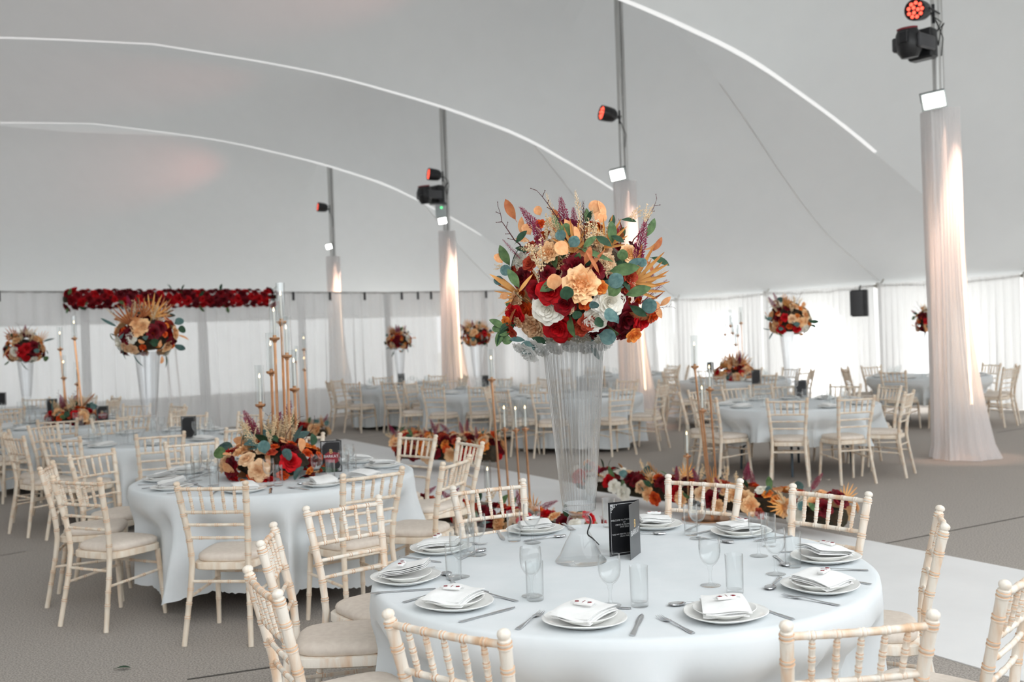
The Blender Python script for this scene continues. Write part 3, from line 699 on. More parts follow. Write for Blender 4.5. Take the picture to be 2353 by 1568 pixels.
def spoon_mesh():
    mb_ = blade(handle_pts(-.10, .03, .008) + [(.04, .0035, .006)], 'spoon')
    V = []; n = 16; rings = [(1.0, .0), (.98, .0015), (.75, -.003), (.45, -.0048), (.02, -.0055)]
    for (k, z) in rings:
        for i in range(n):
            a = 2 * PI * i / n; V.append(Vector((.0195 * k * math.cos(a), .066 + .029 * k * math.sin(a), .0075 + z)))
    Fc = [(j * n + i, j * n + (i + 1) % n, (j + 1) * n + (i + 1) % n, (j + 1) * n + i) for j in range(4) for i in range(n)]
    mb_.add(V, Fc); mb_.add([v - Vector((0, 0, .0014)) for v in V], [tuple(reversed(f)) for f in Fc])
    return mb_.mesh('spoon', M['steel'], True, 60)
FORK, KNIFE, SPOON = fork_mesh(), knife_mesh(), spoon_mesh()
WINE_P = [(0, 0), (.033, 0), (.035, .0015), (.033, .003), (.012, .0065), (.0058, .012), (.005, .03), (.0055, .05), (.009, .058), (.0075, .062), (.012, .070), (.024, .080), (.0325, .095), (.0365, .115), (.037, .135), (.0345, .165), (.0338, .1655), (.0332, .165), (.0357, .135), (.0352, .115), (.0312, .096), (.022, .0825), (.010, .0745), (0, .073)]
TUMB_P = [(0, 0), (.026, 0), (.028, .002), (.0285, .02), (.030, .128), (.0296, .1290), (.0290, .128), (.0272, .022), (.025, .014), (0, .012)]
WINE = MB().lathe(WINE_P, 28).mesh('wine_glass', M['glass'], True, 60); TUMB = MB().lathe(TUMB_P, 26).mesh('tumbler', M['glass'], True, 60)
WINE_LO = MB().lathe(WINE_P[1:], 12).mesh('wine_glass', M['glass'], True, 60); TUMB_LO = MB().lathe(TUMB_P[1:], 12).mesh('tumbler', M['glass'], True, 60)

# ------------------------------------------------------------------ flowers
def flower_mesh(kind, seed):
    rnd = random.Random(seed); mb_ = MB()
    if kind == 'rose': Ls = [(3, .13, .60, 1.25, 0, 0), (3, .24, .64, 1.2, .02, .05), (4, .38, .62, .95, .05, .12), (5, .56, .55, .80, .14, .28), (5, .72, .42, .80, .22, .45), (6, .82, .24, .72, .26, .6)]
    elif kind == 'peony': Ls = [(5, .18, .62, .8, .02, .05), (6, .34, .64, .66, .05, .1), (7, .52, .60, .60, .09, .18), (8, .68, .50, .55, .14, .28), (9, .82, .34, .52, .2, .42)]
    else: Ls = [(3, .18, .62, 1.2, .0, 0), (4, .38, .66, .95, .03, .08), (5, .60, .58, .85, .10, .15), (6, .78, .36, .75, .2, .4)]
    ruf = .075 if kind == 'peony' else .02; nu, nv = 7, 5
    for (n, Rr, h, ha, fl, dr) in Ls:
        a0 = rnd.uniform(0, 6)
        for k in range(n):
            az = a0 + 2 * PI * k / n + rnd.uniform(-.12, .12); rows = []; rs = rnd.uniform(.92, 1.06); p = rnd.uniform(0, 6)
            for j in range(nv):
                v = j / (nv - 1); row = []
                for i in range(nu):
                    u = 2 * i / (nu - 1) - 1; v = (j / (nv - 1)) * (1 - (.13 if kind == 'peony' else .26) * u * u)
                    rho = Rr * rs * (.22 + .78 * v ** .65) * (1 + .09 * u) + fl * v ** 3 * (1 - .5 * u * u) + ruf * math.sin(u * 6 + p) * v * v
                    z = h * rs * (v - dr * v ** 4) - .14 * h * u * u * v + ruf * .8 * math.cos(u * 5 + p * 2) * v * v - .12
                    an = az + u * ha * (.5 + .5 * math.sin(min(1, v * 1.2) * PI / 2)) * (1 - .12 * v * u * u)
                    row.append(Vector((rho * math.cos(an), rho * math.sin(an), z)))
                rows.append(row)
            mb_.grid(rows)
    mb_.lathe([(0, -.18), (.35, -.12), (.6, .02), (.4, .08), (0, .1)], 10)
    return mb_.mesh(kind, None, True, 80)
FM = {k: flower_mesh(k, i + 3) for i, k in enumerate(('rose', 'peony', 'ranunculus'))}
FLW = {}
def flower(kind, col):
    if (kind, col) not in FLW: FLW[(kind, col)] = recol(FM[kind], M['f_' + col])
    return FLW[(kind, col)]
def leaf_mesh(shape):
    """leaf along +Y starting at the origin, unit length"""
    mb_ = MB(); n = 8; rows = []
    for j in range(n + 1):
        v = j / n
        if shape == 'round': w = .46 * math.sqrt(max(0, 1 - ((v - .55) / .46) ** 2)) if v > .09 else .02
        elif shape == 'oval': w = .20 * math.sin(PI * min(1, max(0, (v - .04) / .96))) ** .75 + .008
        else: w = .075 * math.sin(PI * min(1, max(0, v)) ** .8) ** .8 + .006
        rows.append([Vector((w * u, v, .10 * math.sin(v * 2.2) - .10 * v * v + .05 * abs(u) * (w / .3))) for u in (-1, -.5, 0, .5, 1)])
    mb_.grid(rows); mb_.tube([(0, -.12, -.02), (0, .3, .055)], [.012, .008], 4)
    return mb_.mesh('leaf', None, True, 80)
def palm_mesh():
    mb_ = MB()
    for k, a in enumerate((-62, -44, -28, -12, 4, 20, 36, 54)):
        Lb = (.62, .78, .9, 1.0, .98, .9, .76, .6)[k]; d = Vector((math.sin(R(a)), math.cos(R(a)), 0)); s_ = Vector((d.y, -d.x, 0)); rows = []
        for j in range(6):
            v = j / 5; w = .040 * math.sin(PI * (v * .92 + .06)) ** .7
            c = d * Lb * v + Vector((0, 0, .12 * v * v)); rows.append([c - s_ * w, c + Vector((0, 0, -.02)), c + s_ * w])
        mb_.grid(rows)
    mb_.tube([(0, -.3, 0), (0, .05, 0)], .016, 5); return mb_.mesh('palm_fan', None, True, 60)
def plume_mesh(seed, bristle, dens, droop=.0):
    rnd = random.Random(seed); mb_ = MB()
    cv = lambda v: Vector((droop * v * v, 0, v)); mb_.tube([cv(v / 6) for v in range(7)], [.014 - .0018 * v for v in range(7)], 4)
    for i in range(dens):
        v = .22 + .78 * i / dens; a = i * 2.4; Lb = bristle * math.sin(PI * (1.02 - v) * .72 + .12) * rnd.uniform(.7, 1.1)
        d = Vector((math.cos(a), math.sin(a), .75)).normalized(); c = cv(v); s_ = d.cross(Vector((0, 0, 1))).normalized() * .011
        t_ = c + d * Lb; m_ = c + d * Lb * .55; mb_.add([c, m_ - s_, t_, m_ + s_], [(0, 1, 2, 3)])
        mb_.add([m_, m_ + Vector((0, 0, .03)) + d * .03, t_], [(0, 1, 2)])
    return mb_.mesh('plume', None, False)
def fluff_mesh(seed):
    rnd = random.Random(seed); mb_ = MB()
    for k in range(5):
        a = rnd.uniform(0, 6); tip = Vector((.22 * math.cos(a), .22 * math.sin(a), rnd.uniform(.7, 1.0))); mb_.tube([(0, 0, 0), tip * .5 + Vector((0, 0, .05)), tip], [.012, .01, .006], 4)
        for i in range(24):
            v = .2 + .8 * i / 24; c = tip * v + Vector((rnd.gauss(0, .035), rnd.gauss(0, .035), rnd.gauss(0, .03))); r_ = rnd.uniform(.018, .034)
            mb_.add([c + Vector((r_, 0, 0)), c + Vector((-r_, 0, 0)), c + Vector((0, r_, 0)), c + Vector((0, -r_, 0)), c + Vector((0, 0, r_)), c + Vector((0, 0, -r_))], [(0, 2, 4), (2, 1, 4), (1, 3, 4), (3, 0, 4), (2, 0, 5), (1, 2, 5), (3, 1, 5), (0, 3, 5)])
    return mb_.mesh('filler_bloom', None, False)
def twig_mesh(seed):
    rnd = random.Random(seed); mb_ = MB(); pts = [Vector((0, 0, 0))]
    for i in range(8): pts.append(pts[-1] + Vector((rnd.uniform(-.05, .05) + .02 * i * .4, rnd.uniform(-.04, .04), .125)))
    mb_.tube(pts, [.016 - .0015 * i for i in range(9)], 5)
    for i in range(3, 9):
        d = Vector((rnd.choice((-1, 1)) * rnd.uniform(.05, .11), rnd.uniform(-.05, .05), rnd.uniform(.05, .10))); mb_.tube([pts[i], pts[i] + d * .6, pts[i] + d], [.007, .006, .003], 4)
        mb_.lathe([(0, -.012), (.012, 0), (0, .014)], 5, Matrix.Translation(pts[i] + d))
    return mb_.mesh('twig', None, True, 60)
LM = {'round': leaf_mesh('round'), 'oval': leaf_mesh('oval'), 'long': leaf_mesh('long'), 'palm': palm_mesh(), 'plume': plume_mesh(2, .17, 150, .12), 'grass': plume_mesh(5, .10, 60, .05), 'fluff': fluff_mesh(4), 'twig': twig_mesh(6)}
LNAME = {'round': 'eucalyptus_leaf', 'oval': 'broad_leaf', 'long': 'long_leaf', 'palm': 'palm_fan', 'plume': 'feather_plume', 'grass': 'dried_grass', 'fluff': 'filler_bloom', 'twig': 'twig'}
LVS = {}
def leafm(kind, col):
    if (kind, col) not in LVS: LVS[(kind, col)] = recol(LM[kind], M['l_' + col])
    return LVS[(kind, col)]
def put_flower(t, kind, col, pos, nrm, r, rnd):
    return ob(kind, flower(kind, col), t, frame_z(pos, nrm, rnd.uniform(0, 6), r))
def put_leaf(t, kind, col, pos, direction, L, rnd, face=None):
    """leaf blades grow along `direction`; their upper face turns toward `face`"""
    d = Vector(direction).normalized()
    if kind in ('plume', 'grass', 'fluff', 'twig'): return ob(LNAME[kind], leafm(kind, col), t, frame_z(pos, d, rnd.uniform(0, 6), L))
    f = Vector(face if face is not None else (rnd.gauss(0, 1), rnd.gauss(0, 1), 1)); z = (f - d * f.dot(d))
    z = z.normalized() if z.length > 1e-3 else Vector((0, 0, 1)); x = d.cross(z); p = Vector(pos); q = L
    Mx = Matrix(((x.x * q, d.x * q, z.x * q, p.x), (x.y * q, d.y * q, z.y * q, p.y), (x.z * q, d.z * q, z.z * q, p.z), (0, 0, 0, 1)))
    return ob(LNAME[kind], leafm(kind, col), t, Mx)
def ell(c, rx, rz, d):
    d = Vector(d).normalized(); k = 1 / math.sqrt((d.x ** 2 + d.y ** 2) / rx ** 2 + d.z ** 2 / rz ** 2); p = d * k
    n = Vector((p.x / rx ** 2, p.y / rx ** 2, p.z / rz ** 2)).normalized(); return Vector(c) + p, n
CW = ['red', 'burg', 'white', 'peach', 'beige', 'orange', 'rust', 'amber', 'orange', 'peach']
def fib(n):
    for i in range(n):
        z = 1 - 2 * (i + .5) / n; r = math.sqrt(1 - z * z); a = i * 2.399963; yield Vector((r * math.cos(a), r * math.sin(a), z))
def dome(t, rx, rz, seed, nf=46, fr=.052, keep=lambda d: True, cz=0.0, leaves=26, top=True, sink=.8, warm=0.0):
    rnd = random.Random(seed); c = Vector((0, 0, cz))
    ob('gap_shade_core', MB().lathe([(0, -rz * .5), (rx * .4, -rz * .46), (rx * .62, -rz * .1), (rx * .5, rz * .38), (rx * .25, rz * .54), (0, rz * .56)], 16).mesh('gap_shade_core', M['gap_shade']), t, Matrix.Translation(c))
    for d in fib(nf):
        if d.z < -.62 or not keep(d): continue
        d = (d + Vector((rnd.gauss(0, .08), rnd.gauss(0, .08), rnd.gauss(0, .08)))).normalized()
        p, n = ell(c, rx * sink, rz * sink, d)
        if d.z > .45 and rnd.random() < .45:
            put_leaf(t, 'fluff', 'straw', p - n * .02, n + Vector((0, 0, .8)), rnd.uniform(.10, .17) * rx / .3, rnd); continue
        col = rnd.choice(CW if d.z < .35 else ['peach', 'beige', 'rust', 'amber', 'orange', 'burg', 'peach']); kind = 'peony' if col == 'peach' else ('rose' if col in ('red', 'burg', 'white', 'beige') else 'ranunculus')
        r_ = fr * rnd.uniform(.85, 1.2) * (1.12 if kind != 'ranunculus' else .68)
        put_flower(t, kind, col, p, n, r_, rnd)
    for d in fib(leaves):
        if d.z < -.7 or not keep(d): continue
        d = (d + Vector((rnd.gauss(0, .2), rnd.gauss(0, .2), rnd.gauss(0, .15)))).normalized(); p, n = ell(c, rx * .88, rz * .88, d)
        kind = rnd.choice(['round', 'round', 'oval', 'long']); col = rnd.choice(['teal', 'teal', 'green', 'dark', 'copper', 'copper'])
        tang = (n * .6 + Vector((rnd.gauss(0, .6), rnd.gauss(0, .6), rnd.gauss(0, .6)))); L = {'round': .075, 'oval': .11, 'long': .15}[kind] * rx / .3 * rnd.uniform(.8, 1.2)
        put_leaf(t, kind, col, p, tang, L, rnd, n)
    if top:
        for i in range(9):
            a = rnd.uniform(0, 2 * PI); d = Vector((math.cos(a) * .75, math.sin(a) * .75, rnd.uniform(.3, 1.3))).normalized(); 
            if not keep(d): continue
            p, n = ell(c, rx * .7, rz * .7, d); k, col = rnd.choice([('plume', 'plum'), ('palm', 'gold'), ('grass', 'straw'), ('palm', 'brown'), ('twig', 'twig'), ('plume', 'plum')])
            put_leaf(t, k, col, p, d + Vector((0, 0, .4)), rx * rnd.uniform(.55, .8), rnd, -d + Vector((0, -1, 0)))

# ------------------------------------------------------------------ candles
cup_m = MB().lathe([(0, 0), (.012, 0), (.016, .012), (.030, .018), (.034, .024), (.034, .034), (.012, .036), (.012, .05), (0, .05)], 14).mesh('candle_cup', M['gold'])
flame_m = MB().lathe([(0, 0), (.0045, .006), (.0055, .012), (.003, .022), (0, .032)], 8).mesh('flame', M['flame'])
def candle_stand(name, label, loc, stems, base_r=.14, group=None, tube_h=.29, tube_r=.030, lit=True, candle_h=.2):
    """stems: (dx, dy, cup height, lean x, stem radius)"""
    t = thing(name, label, 'candelabra', loc, 0, group)
    b = MB().lathe([(0, .001), (base_r, .001), (base_r, .008), (base_r * .9, .012), (0, .013)], 28); ob('base', b.mesh('base', M['gold']), t)
    for (dx, dy, h, lx, r_) in stems:
        bx_, by_ = dx - lx, dy; top = Vector((dx, dy, h))
        s_ = ob('stem', MB().tube([(bx_, by_, .008), (bx_ + (dx - bx_) * .5, by_, h * .5), top], r_, 8).mesh('stem', M['gold']), t)
        c = ob('candle_cup', cup_m, t, Matrix.Translation(top))
        ob('candle', MB().lathe([(0, .03), (.0085, .03), (.008, candle_h), (.004, candle_h + .006), (0, candle_h + .006)], 10).mesh('candle', M['wax']), c)
        if lit: ob('flame', flame_m, c, Matrix.Translation((0, 0, candle_h + .004)))
        ob('glass_tube', MB().lathe([(tube_r, .034), (tube_r, tube_h), (tube_r - .0015, tube_h), (tube_r - .0015, .034)], 18).mesh('glass_tube', M['tubeglass']), c)
    return t

# ------------------------------------------------------------------ menu cards
_dg = None
def text_mesh(s, size, mat, align='CENTER'):
    cu = bpy.data.curves.new('t', 'FONT'); cu.body = s; cu.size = size; cu.align_x = align; cu.align_y = 'CENTER'; cu.extrude = .0001; cu.resolution_u = 2
    o = bpy.data.objects.new('t', cu); COL.objects.link(o); dg = bpy.context.evaluated_depsgraph_get(); dg.update()
    me = bpy.data.meshes.new_from_object(o.evaluated_get(dg)); bpy.data.objects.remove(o); bpy.data.curves.remove(cu)
    me.materials.clear(); me.materials.append(mat); me.name = 'lettering'; return me
def ornament(mirror=1):
    mb_ = MB(); rnd = random.Random(9)
    def curl(x, y, r0, a0, turns, sg):
        pts = []
        for i in range(12):
            t = i / 11; r_ = r0 * (1 - .85 * t); a = a0 + sg * turns * 2 * PI * t; pts.append(Vector((x + r_ * math.cos(a), y + r_ * math.sin(a), 0)))
        mb_.tube(pts, [.0006] * 12, 4)
    for (x, y, r_, a) in [(.004, -.004, .004, 0), (.011, -.004, .0045, 2), (.019, -.004, .004, 1), (.027, -.003, .003, 3), (.004, -.012, .0045, 1), (.004, -.020, .004, 2), (.003, -.028, .003, 4), (.011, -.011, .004, 5), (.018, -.010, .003, 1), (.009, -.018, .003, 0)]: curl(x, y, r_, a, 1.1, rnd.choice((-1, 1)))
    for i in range(9): mb_.lathe([(0, .0006), (.0016, .0003), (.0018, 0)], 6, Matrix.Translation((rnd.uniform(.002, .022) * rnd.random(), -rnd.uniform(.002, .025) * rnd.random(), 0)))
    return mb_.mesh('corner_ornament', M['ink'], False)
ORN = ornament(); PW, PH = .140, .210
PANEL_B = MB().box((PW / 2, 0, PH / 2), (PW, .0012, PH)).mesh('card_panel', M['black'], False)
PANEL_G = MB().box((PW / 2, 0, PH / 2), (PW, .0012, PH)).mesh('card_panel', M['greycard'], False)
up = Matrix(((1, 0, 0, 0), (0, 0, -1, 0), (0, 1, 0, 0), (0, 0, 0, 1)))     # text XY -> card XZ, facing -Y
def put_text(par, s, x, z, size, mat, y=-.0009): ob('lettering', text_mesh(s, size, mat), par, Matrix.Translation((x, y, z)) @ up)
def line_m(x0, z0, x1, z1, w=.0007): return MB().add([(x0 - w, -.0008, z0 - w), (x1 + w, -.0008, z0 - w if z0 == z1 else z1 + w), (x1 + w, -.0008, z1 + w), (x0 - w, -.0008, z0 + w if z0 == z1 else z1 + w)], [(0, 1, 2, 3)]).mesh('border_line', M['ink'], False)
def rect_m(x0, z0, x1, z1, mat, nm): return MB().add([(x0, -.0008, z0), (x1, -.0008, z0), (x1, -.0008, z1), (x0, -.0008, z1)], [(0, 1, 2, 3)]).mesh(nm, mat, False)
def logo_panel(p, splash=False):
    if splash: ob('printed_splash', MB().lathe([(0, 0), (.035, .0001), (.047, 0)], 26, Matrix.Translation((PW * .55, -.0008, .098)) @ Matrix.Rotation(R(90), 4, 'X') @ Matrix.Diagonal((1.15, .8, 1, 1)), lambda a, z: 1 + .22 * math.sin(7 * a) * math.cos(3 * a + 1)).mesh('printed_splash', M['redink'], False), p)
    put_text(p, 'B', PW * .5, .137, .042, M['goldink'], -.0012); put_text(p, 'BARKAT', PW * .5, .105, .026, M['ink'], -.0012)
def menu_card(loc, rz, label, full=False, fold=55, cover=False):
    t = thing('menu_card', label, 'menu card', loc, rz, 'folded black menu cards')
    a = ob('card_panel', PANEL_B, t)
    fr = .009
    for (x0, z0, x1, z1) in ((fr, fr, fr + .0012, PH - fr), (PW - fr, fr, PW - fr + .0012, PH - fr), (fr, fr, PW - fr, fr + .0012), (fr, PH - fr, PW - fr, PH - fr + .0012)): ob('border_line', rect_m(x0, z0, x1, z1, M['ink'], 'border_line'), a)
    ob('corner_ornament', ORN, a, Matrix.Translation((fr, -.0012, PH - fr)) @ up)
    ob('corner_ornament', ORN, a, Matrix.Translation((PW - fr, -.0012, fr)) @ up @ Matrix.Rotation(PI, 4, 'Z'))
    if full and not cover:
        for s_, z, sz in (('WELCOME TO THE WEDDING', .138, .0088), ('OF', .129, .0088), ('OBAID & MAARIYAH', .120, .0088), ('29.07.2023', .111, .0088), ('"AND WE CREATED YOU IN PAIRS"', .083, .0072), ('(Quran 78:8)', .075, .0078)): put_text(a, s_, PW / 2, z, sz, M['ink'])
    elif cover: logo_panel(a, True)
    b = ob('card_panel', PANEL_G if full else PANEL_B, t, Matrix.Translation((PW, 0, 0)) @ Matrix.Rotation(R(180 + fold), 4, 'Z'))
    return t, a, b

# ------------------------------------------------------------------ tables, chairs and settings
TABLES = {   # name: centre, table phrase, chair list [(x, y) of the top of each back, measured angle or None], cloth hem, wood
 'front': dict(c=(.37, 3.85), ph='the nearest table', wood='white', hem=.10,
     ch=[(-.20, 2.68, -36), (.84, 2.58, 8), (1.46, 3.02, 50), (1.58, 3.88, -110), (1.38, 4.60, -51), (.91, 5.08, -37), (-.14, 5.14, 28), (-.79, 4.72, 42), (-.97, 4.02, 96), (-.80, 3.23, -63)]),
 'left': dict(c=(-1.6, 6.88), ph='the candelabra table at left', wood='tan', hem=.13,
     ch=[(-1.63, 5.54, -8), (-2.53, 5.97, -27), (-3.02, 6.69, 103), (-3.02, 7.41, 63), (-2.50, 8.02, 27), (-1.72, 8.24, 10), (-.74, 7.86, -41), (-.32, 7.29, -62), (-.36, 6.22, 69), (-.80, 5.79, 40)]),
}
def ring(c, angs, r=1.27): return [(c[0] + r * math.cos(R(a)), c[1] + r * math.sin(R(a)), None) for a in angs]
def add_table(key, c, ph, angs, hem=.1, hv=.03, wood='tan', scal=False, r=1.27): TABLES[key] = dict(c=c, ph=ph, wood=wood, hem=hem, hv=hv, ch=ring(c, angs, r), scal=scal)
add_table('column', (3.09, 11.5), 'the short-cloth table by the column', [-108, -76, -36, 16, 46, 78, 108, 136, 172, -152], .36, .03, r=1.24)
add_table('vaseleft', (-3.48, 9.98), 'the vase table at left', [-106, -68, -34, 14, 58, 92, 128, 163, -163, -135], .10)
add_table('farleft', (-5.2, 12.25), 'the far-left candle table', [-110, -74, -38, 0, 40, 76, 112, 150, -172, -142], .08)
add_table('leftedge', (-7.05, 15.0), 'the left-edge vase table', [-110, -74, -38, 0, 36, 72, 108], .08)
add_table('screen', (-2.1, 19.0), 'the farthest vase table', [-124, -88, -56, -20, 16, 60, 110, 160, -164], .06, .02)
add_table('midscreen', (-.60, 16.45), 'the vase table mid-background', [-118, -84, -48, -12, 30, 72, 112, 150, -170], .06, .02)
add_table('behindvase', (.88, 14.5), 'the table behind the front vase', [-112, -66, -28, 12, 50, 96, 174, -146], .07, .02)
add_table('farcandle', (3.6, 17.05), 'the window-side candle table', [-116, -80, -44, -8, 28, 64, 100, 136, -152], .16, .03)
add_table('farright', (6.46, 16.2), 'the table behind the column', [-134, -98, -50, -18, 20, 56, 112, 148, 178], .34, .03)
add_table('deep', (2.15, 20.4), 'the farthest window-side table', [-120, -84, -50, -12, 30, 72, 110, 150], .12, .03)
SEATS = {}
for ti, (key, T) in enumerate(TABLES.items()):
    cx, cy2 = T['c']; rnd = random.Random(100 + ti)
    t = thing('round_table', 'round folding table forming ' + T['ph'], 'table', (cx, cy2, 0), rnd.uniform(0, .6), 'round banquet tables')
    for nm, me in TK: ob(nm, me, t)
    angs = []; near = key in ('front', 'left')
    CA = [math.atan2(y - cy2, x - cx) for x, y, _ in T['ch']]; hrs = clocks([math.degrees(a) for a in CA])
    for i, (x, y, ma) in enumerate(T['ch']):
        ideal = Vector((cx - x, cy2 - y, 0)).normalized(); fw = ideal
        if ma is not None:
            pr = Vector((-math.sin(R(ma)), math.cos(R(ma)), 0)); pr = pr if pr.dot(ideal) > 0 else -pr
            da = math.atan2(ideal.x * pr.y - ideal.y * pr.x, ideal.dot(pr)); da = max(-.4, min(.4, da)); fw = Matrix.Rotation(da, 3, 'Z') @ ideal
        else:
            fw = Matrix.Rotation(rnd.uniform(-.09, .09), 3, 'Z') @ ideal
        wood = T['wood']
        n_ = .866 * x + .5 * y
        place_chair((x, y), fw, 'limed bamboo-style chair at %s o\'clock of %s' % (hrs[i], T['ph']), wood, 'chairs around the round tables', 0.0)
    cl = ob('tablecloth', cloth_mesh(ti + 3, CA, T['hem'], T.get('hv', .03), 19 if near else 15, (.15 if near else .12), near or T.get('scal', False), .80), loc=(cx, cy2, 0))
    tag(cl, 'pale white cloth draped over ' + T['ph'], 'tablecloth', 'white round tablecloths')
    SEATS[key] = (CA, hrs)

def setting(key, i, a, hr, hi, rnd, rad=.755, cutlery=True, favour=True, glasses=None):
    T = TABLES[key]; cx, cy2 = T['c']; ph = T['ph']; u = Vector((math.cos(a), math.sin(a), 0)); v = Vector((-u.y, u.x, 0)); c = Vector((cx, cy2, TZ)) + u * rad
    rz = a + PI / 2; w = "at %s o'clock of %s" % (hr, ph)
    tag(ob('dinner_plate', DINNER if hi else DINNER_LO, loc=c + Vector((0, 0, .0008)), rz=rz + rnd.uniform(-.5, .5)), 'large white plate ' + w, 'plate', 'large white plates')
    if hi: tag(ob('side_plate', SIDE, loc=c + Vector((0, 0, .0095)), rz=rz + rnd.uniform(-.5, .5)), 'small white plate on top ' + w, 'plate', 'small white plates')
    nz = .0175 if hi else .017; nr = rz + rnd.uniform(-.45, .45)
    tag(ob('napkin', rnd.choice(NAPS) if hi else rnd.choice(NAPS_LO), loc=c + Vector((0, 0, nz)), rz=nr), 'folded white napkin ' + w, 'napkin', 'folded white napkins')
    if favour:
        f = thing('wrapped_favour', 'small wrapped sweet with red print ' + w, 'favour', c + Vector((0, 0, nz + .0415)) - u * -.012, nr + rnd.uniform(-.3, .3), 'wrapped favours')
        for nm, me in FAV: ob(nm, me, f)
    if cutlery:
        z = Vector((0, 0, .0005))
        j = lambda s: rnd.uniform(-s, s)
        tag(ob('fork', FORK, loc=c - v * (.165 + j(.01)) + u * j(.02) + z, rz=rz + j(.35)), 'steel fork left of the plate ' + w, 'fork', 'steel forks')
        tag(ob('knife', KNIFE, loc=c + v * (.158 + j(.008)) + u * j(.02) + z, rz=rz + j(.25)), 'steel knife right of the plate ' + w, 'knife', 'steel knives')
        tag(ob('spoon', SPOON, loc=c - u * (.165 + j(.008)) + v * (.01 + j(.01)) + z, rz=rz + PI / 2 + j(.2)), 'steel spoon behind the plate ' + w, 'spoon', 'steel spoons')
    if glasses is None:
        g = c - u * .225 + v * .075; g2 = c - u * .20 + v * .15
        tag(ob('wine_glass', WINE if hi else WINE_LO, loc=(g.x + rnd.uniform(-.02, .02), g.y, TZ + .0008)), 'stemmed wine glass ' + w, 'glass', 'stemmed wine glasses')
        tag(ob('tumbler', TUMB if hi else TUMB_LO, loc=(g2.x, g2.y + rnd.uniform(-.02, .02), TZ + .0008)), 'straight clear tumbler ' + w, 'glass', 'straight tumblers')
# nearest table: everything where the photograph has it
rnd = random.Random(77)
PL = [(112, .80), (150, .80), (-173, .79), (-141, .75), (-104, .74), (-71, .75), (-34, .75), (0, .76), (43, .77), (73, .79)]
ph_hours = clocks([a for a, _ in PL])
for (a, r_), h in zip(PL, ph_hours): setting('front', 0, R(a), h, True, rnd, r_, True, True, glasses=())
WG = [(1098, 1282), (1058, 1332), (1222, 1376), (1403, 1398), (1224, 1254), (1604, 1244), (1744, 1284), (1783, 1326), (1633, 1352)]
WL = ['beside the far-left plate', 'just behind a far-left tumbler', 'behind the front-left tumbler', 'before the open menu card', 'before the plate left of the vase', 'at the back right by a dark fork', 'leftmost in the right-hand cluster', 'rightmost in the right-hand cluster', 'behind the tilted napkin at front right']
for (p, l) in zip(WG, WL):
    q = at_z(p[0], p[1] - 5, TZ); tag(ob('wine_glass', WINE, loc=(q.x, q.y, TZ + .0008)), 'stemmed wine glass ' + l + ' on nearest table', 'glass', 'stemmed wine glasses')
TG = [(1043, 1338), (1075, 1283), (1230, 1386), (1470, 1400), (1689, 1370), (1823, 1310), (1767, 1262), (1588, 1236), (1182, 1250), (1400, 1218)]
TL = ['beside the spoon at far left', 'behind two wine glasses at far left', 'standing alone at front left, greenish base', 'left of the crossed forks at front', 'behind the tilted napkin at front right', 'rightmost beside a wine glass', 'in the right-hand cluster of glasses', 'at the back right by a dark fork', 'by the plate left of the vase', 'partly hidden behind the open menu card']
for (p, l) in zip(TG, TL):
    q = at_z(p[0], p[1] - 6, TZ); tag(ob('tumbler', TUMB, loc=(q.x, q.y, TZ + .0008)), 'straight clear tumbler ' + l + ' on nearest table', 'glass', 'straight tumblers')
# candelabra table at left, and the others with fewer pieces
CA, hrs = SEATS['left']
for a, h in zip(CA, hrs): setting('left', 0, a, h, True, rnd, .72, True, False)
for key in TABLES:
    if key in ('front', 'left'): continue
    CA, hrs = SEATS[key]
    for a, h in zip(CA, hrs): setting(key, 0, a, h, False, rnd, .74, False, False)

# ------------------------------------------------------------------ tall vases and bouquets
def vase_mesh(seg, H, ribs, depth, lo=False):
    rib = (lambda a, z: 1 + depth * math.cos(a * ribs) * (1 if z > .20 else 0)) if ribs else None
    outer = [(.098, .0), (.100, .003), (.096, .008), (.080, .028), (.058, .075), (.040, .105), (.034, .120), (.046, .134), (.050, .150), (.046, .168), (.036, .180), (.050, .190), (.062, .197), (.064, .202), (.062, .2021)]
    foot = MB().lathe([(0, 0)] + outer, 48).mesh('vase_foot', M['glass'], True, 75); mb_ = MB()
    n = 10; o2 = []; i2 = []
    for k in range(n + 1):
        t = k / n; z = .203 + (H - .203) * t; r_ = .0615 + .0545 * t ** .92
        o2.append((r_, z)); i2.append((r_ - .0055, z))
    mb_.lathe([(.001, .203)] + o2 + list(reversed(i2[1:])) + [(i2[1][0] * .9, .225), (.001, .222)], seg, None, rib)
    return mb_.mesh('vase_body', None, True, 75), foot
VH = .83
V_HI, V_FOOT = vase_mesh(240, VH, 40, .022); V_LO = recol(vase_mesh(60, VH, 15, .03)[0], M['farvase']); V_HI.materials.append(M['vaseglass'])
vp = at_z(1335, 1291, TZ); VP = Vector((vp.x, vp.y, TZ + .001))
t = thing('trumpet_vase', 'tall fluted clear glass trumpet vase holding the big bouquet', 'vase', VP); ob('vase_body', V_HI, t); ob('vase_foot', V_FOOT, t)
cb = MB(); kp = [at_Y(1353, 1186, VP.y - .06), at_Y(1357, 1200, VP.y - .065), at_Y(1350, 1226, VP.y - .075), at_Y(1362, 1238, VP.y - .085), at_z(1376, 1252, TZ + .004)]
kq = []
for a_, b_, c_, d_ in zip([kp[0]] + kp[:-2], kp[:-1], kp[1:], kp[2:] + [kp[-1]]):
    for k_ in range(5):
        u_ = k_ / 5; kq.append(.5 * ((2 * b_) + (c_ - a_) * u_ + (2 * a_ - 5 * b_ + 4 * c_ - d_) * u_ ** 2 + (3 * b_ - a_ - 3 * c_ + d_) * u_ ** 3))
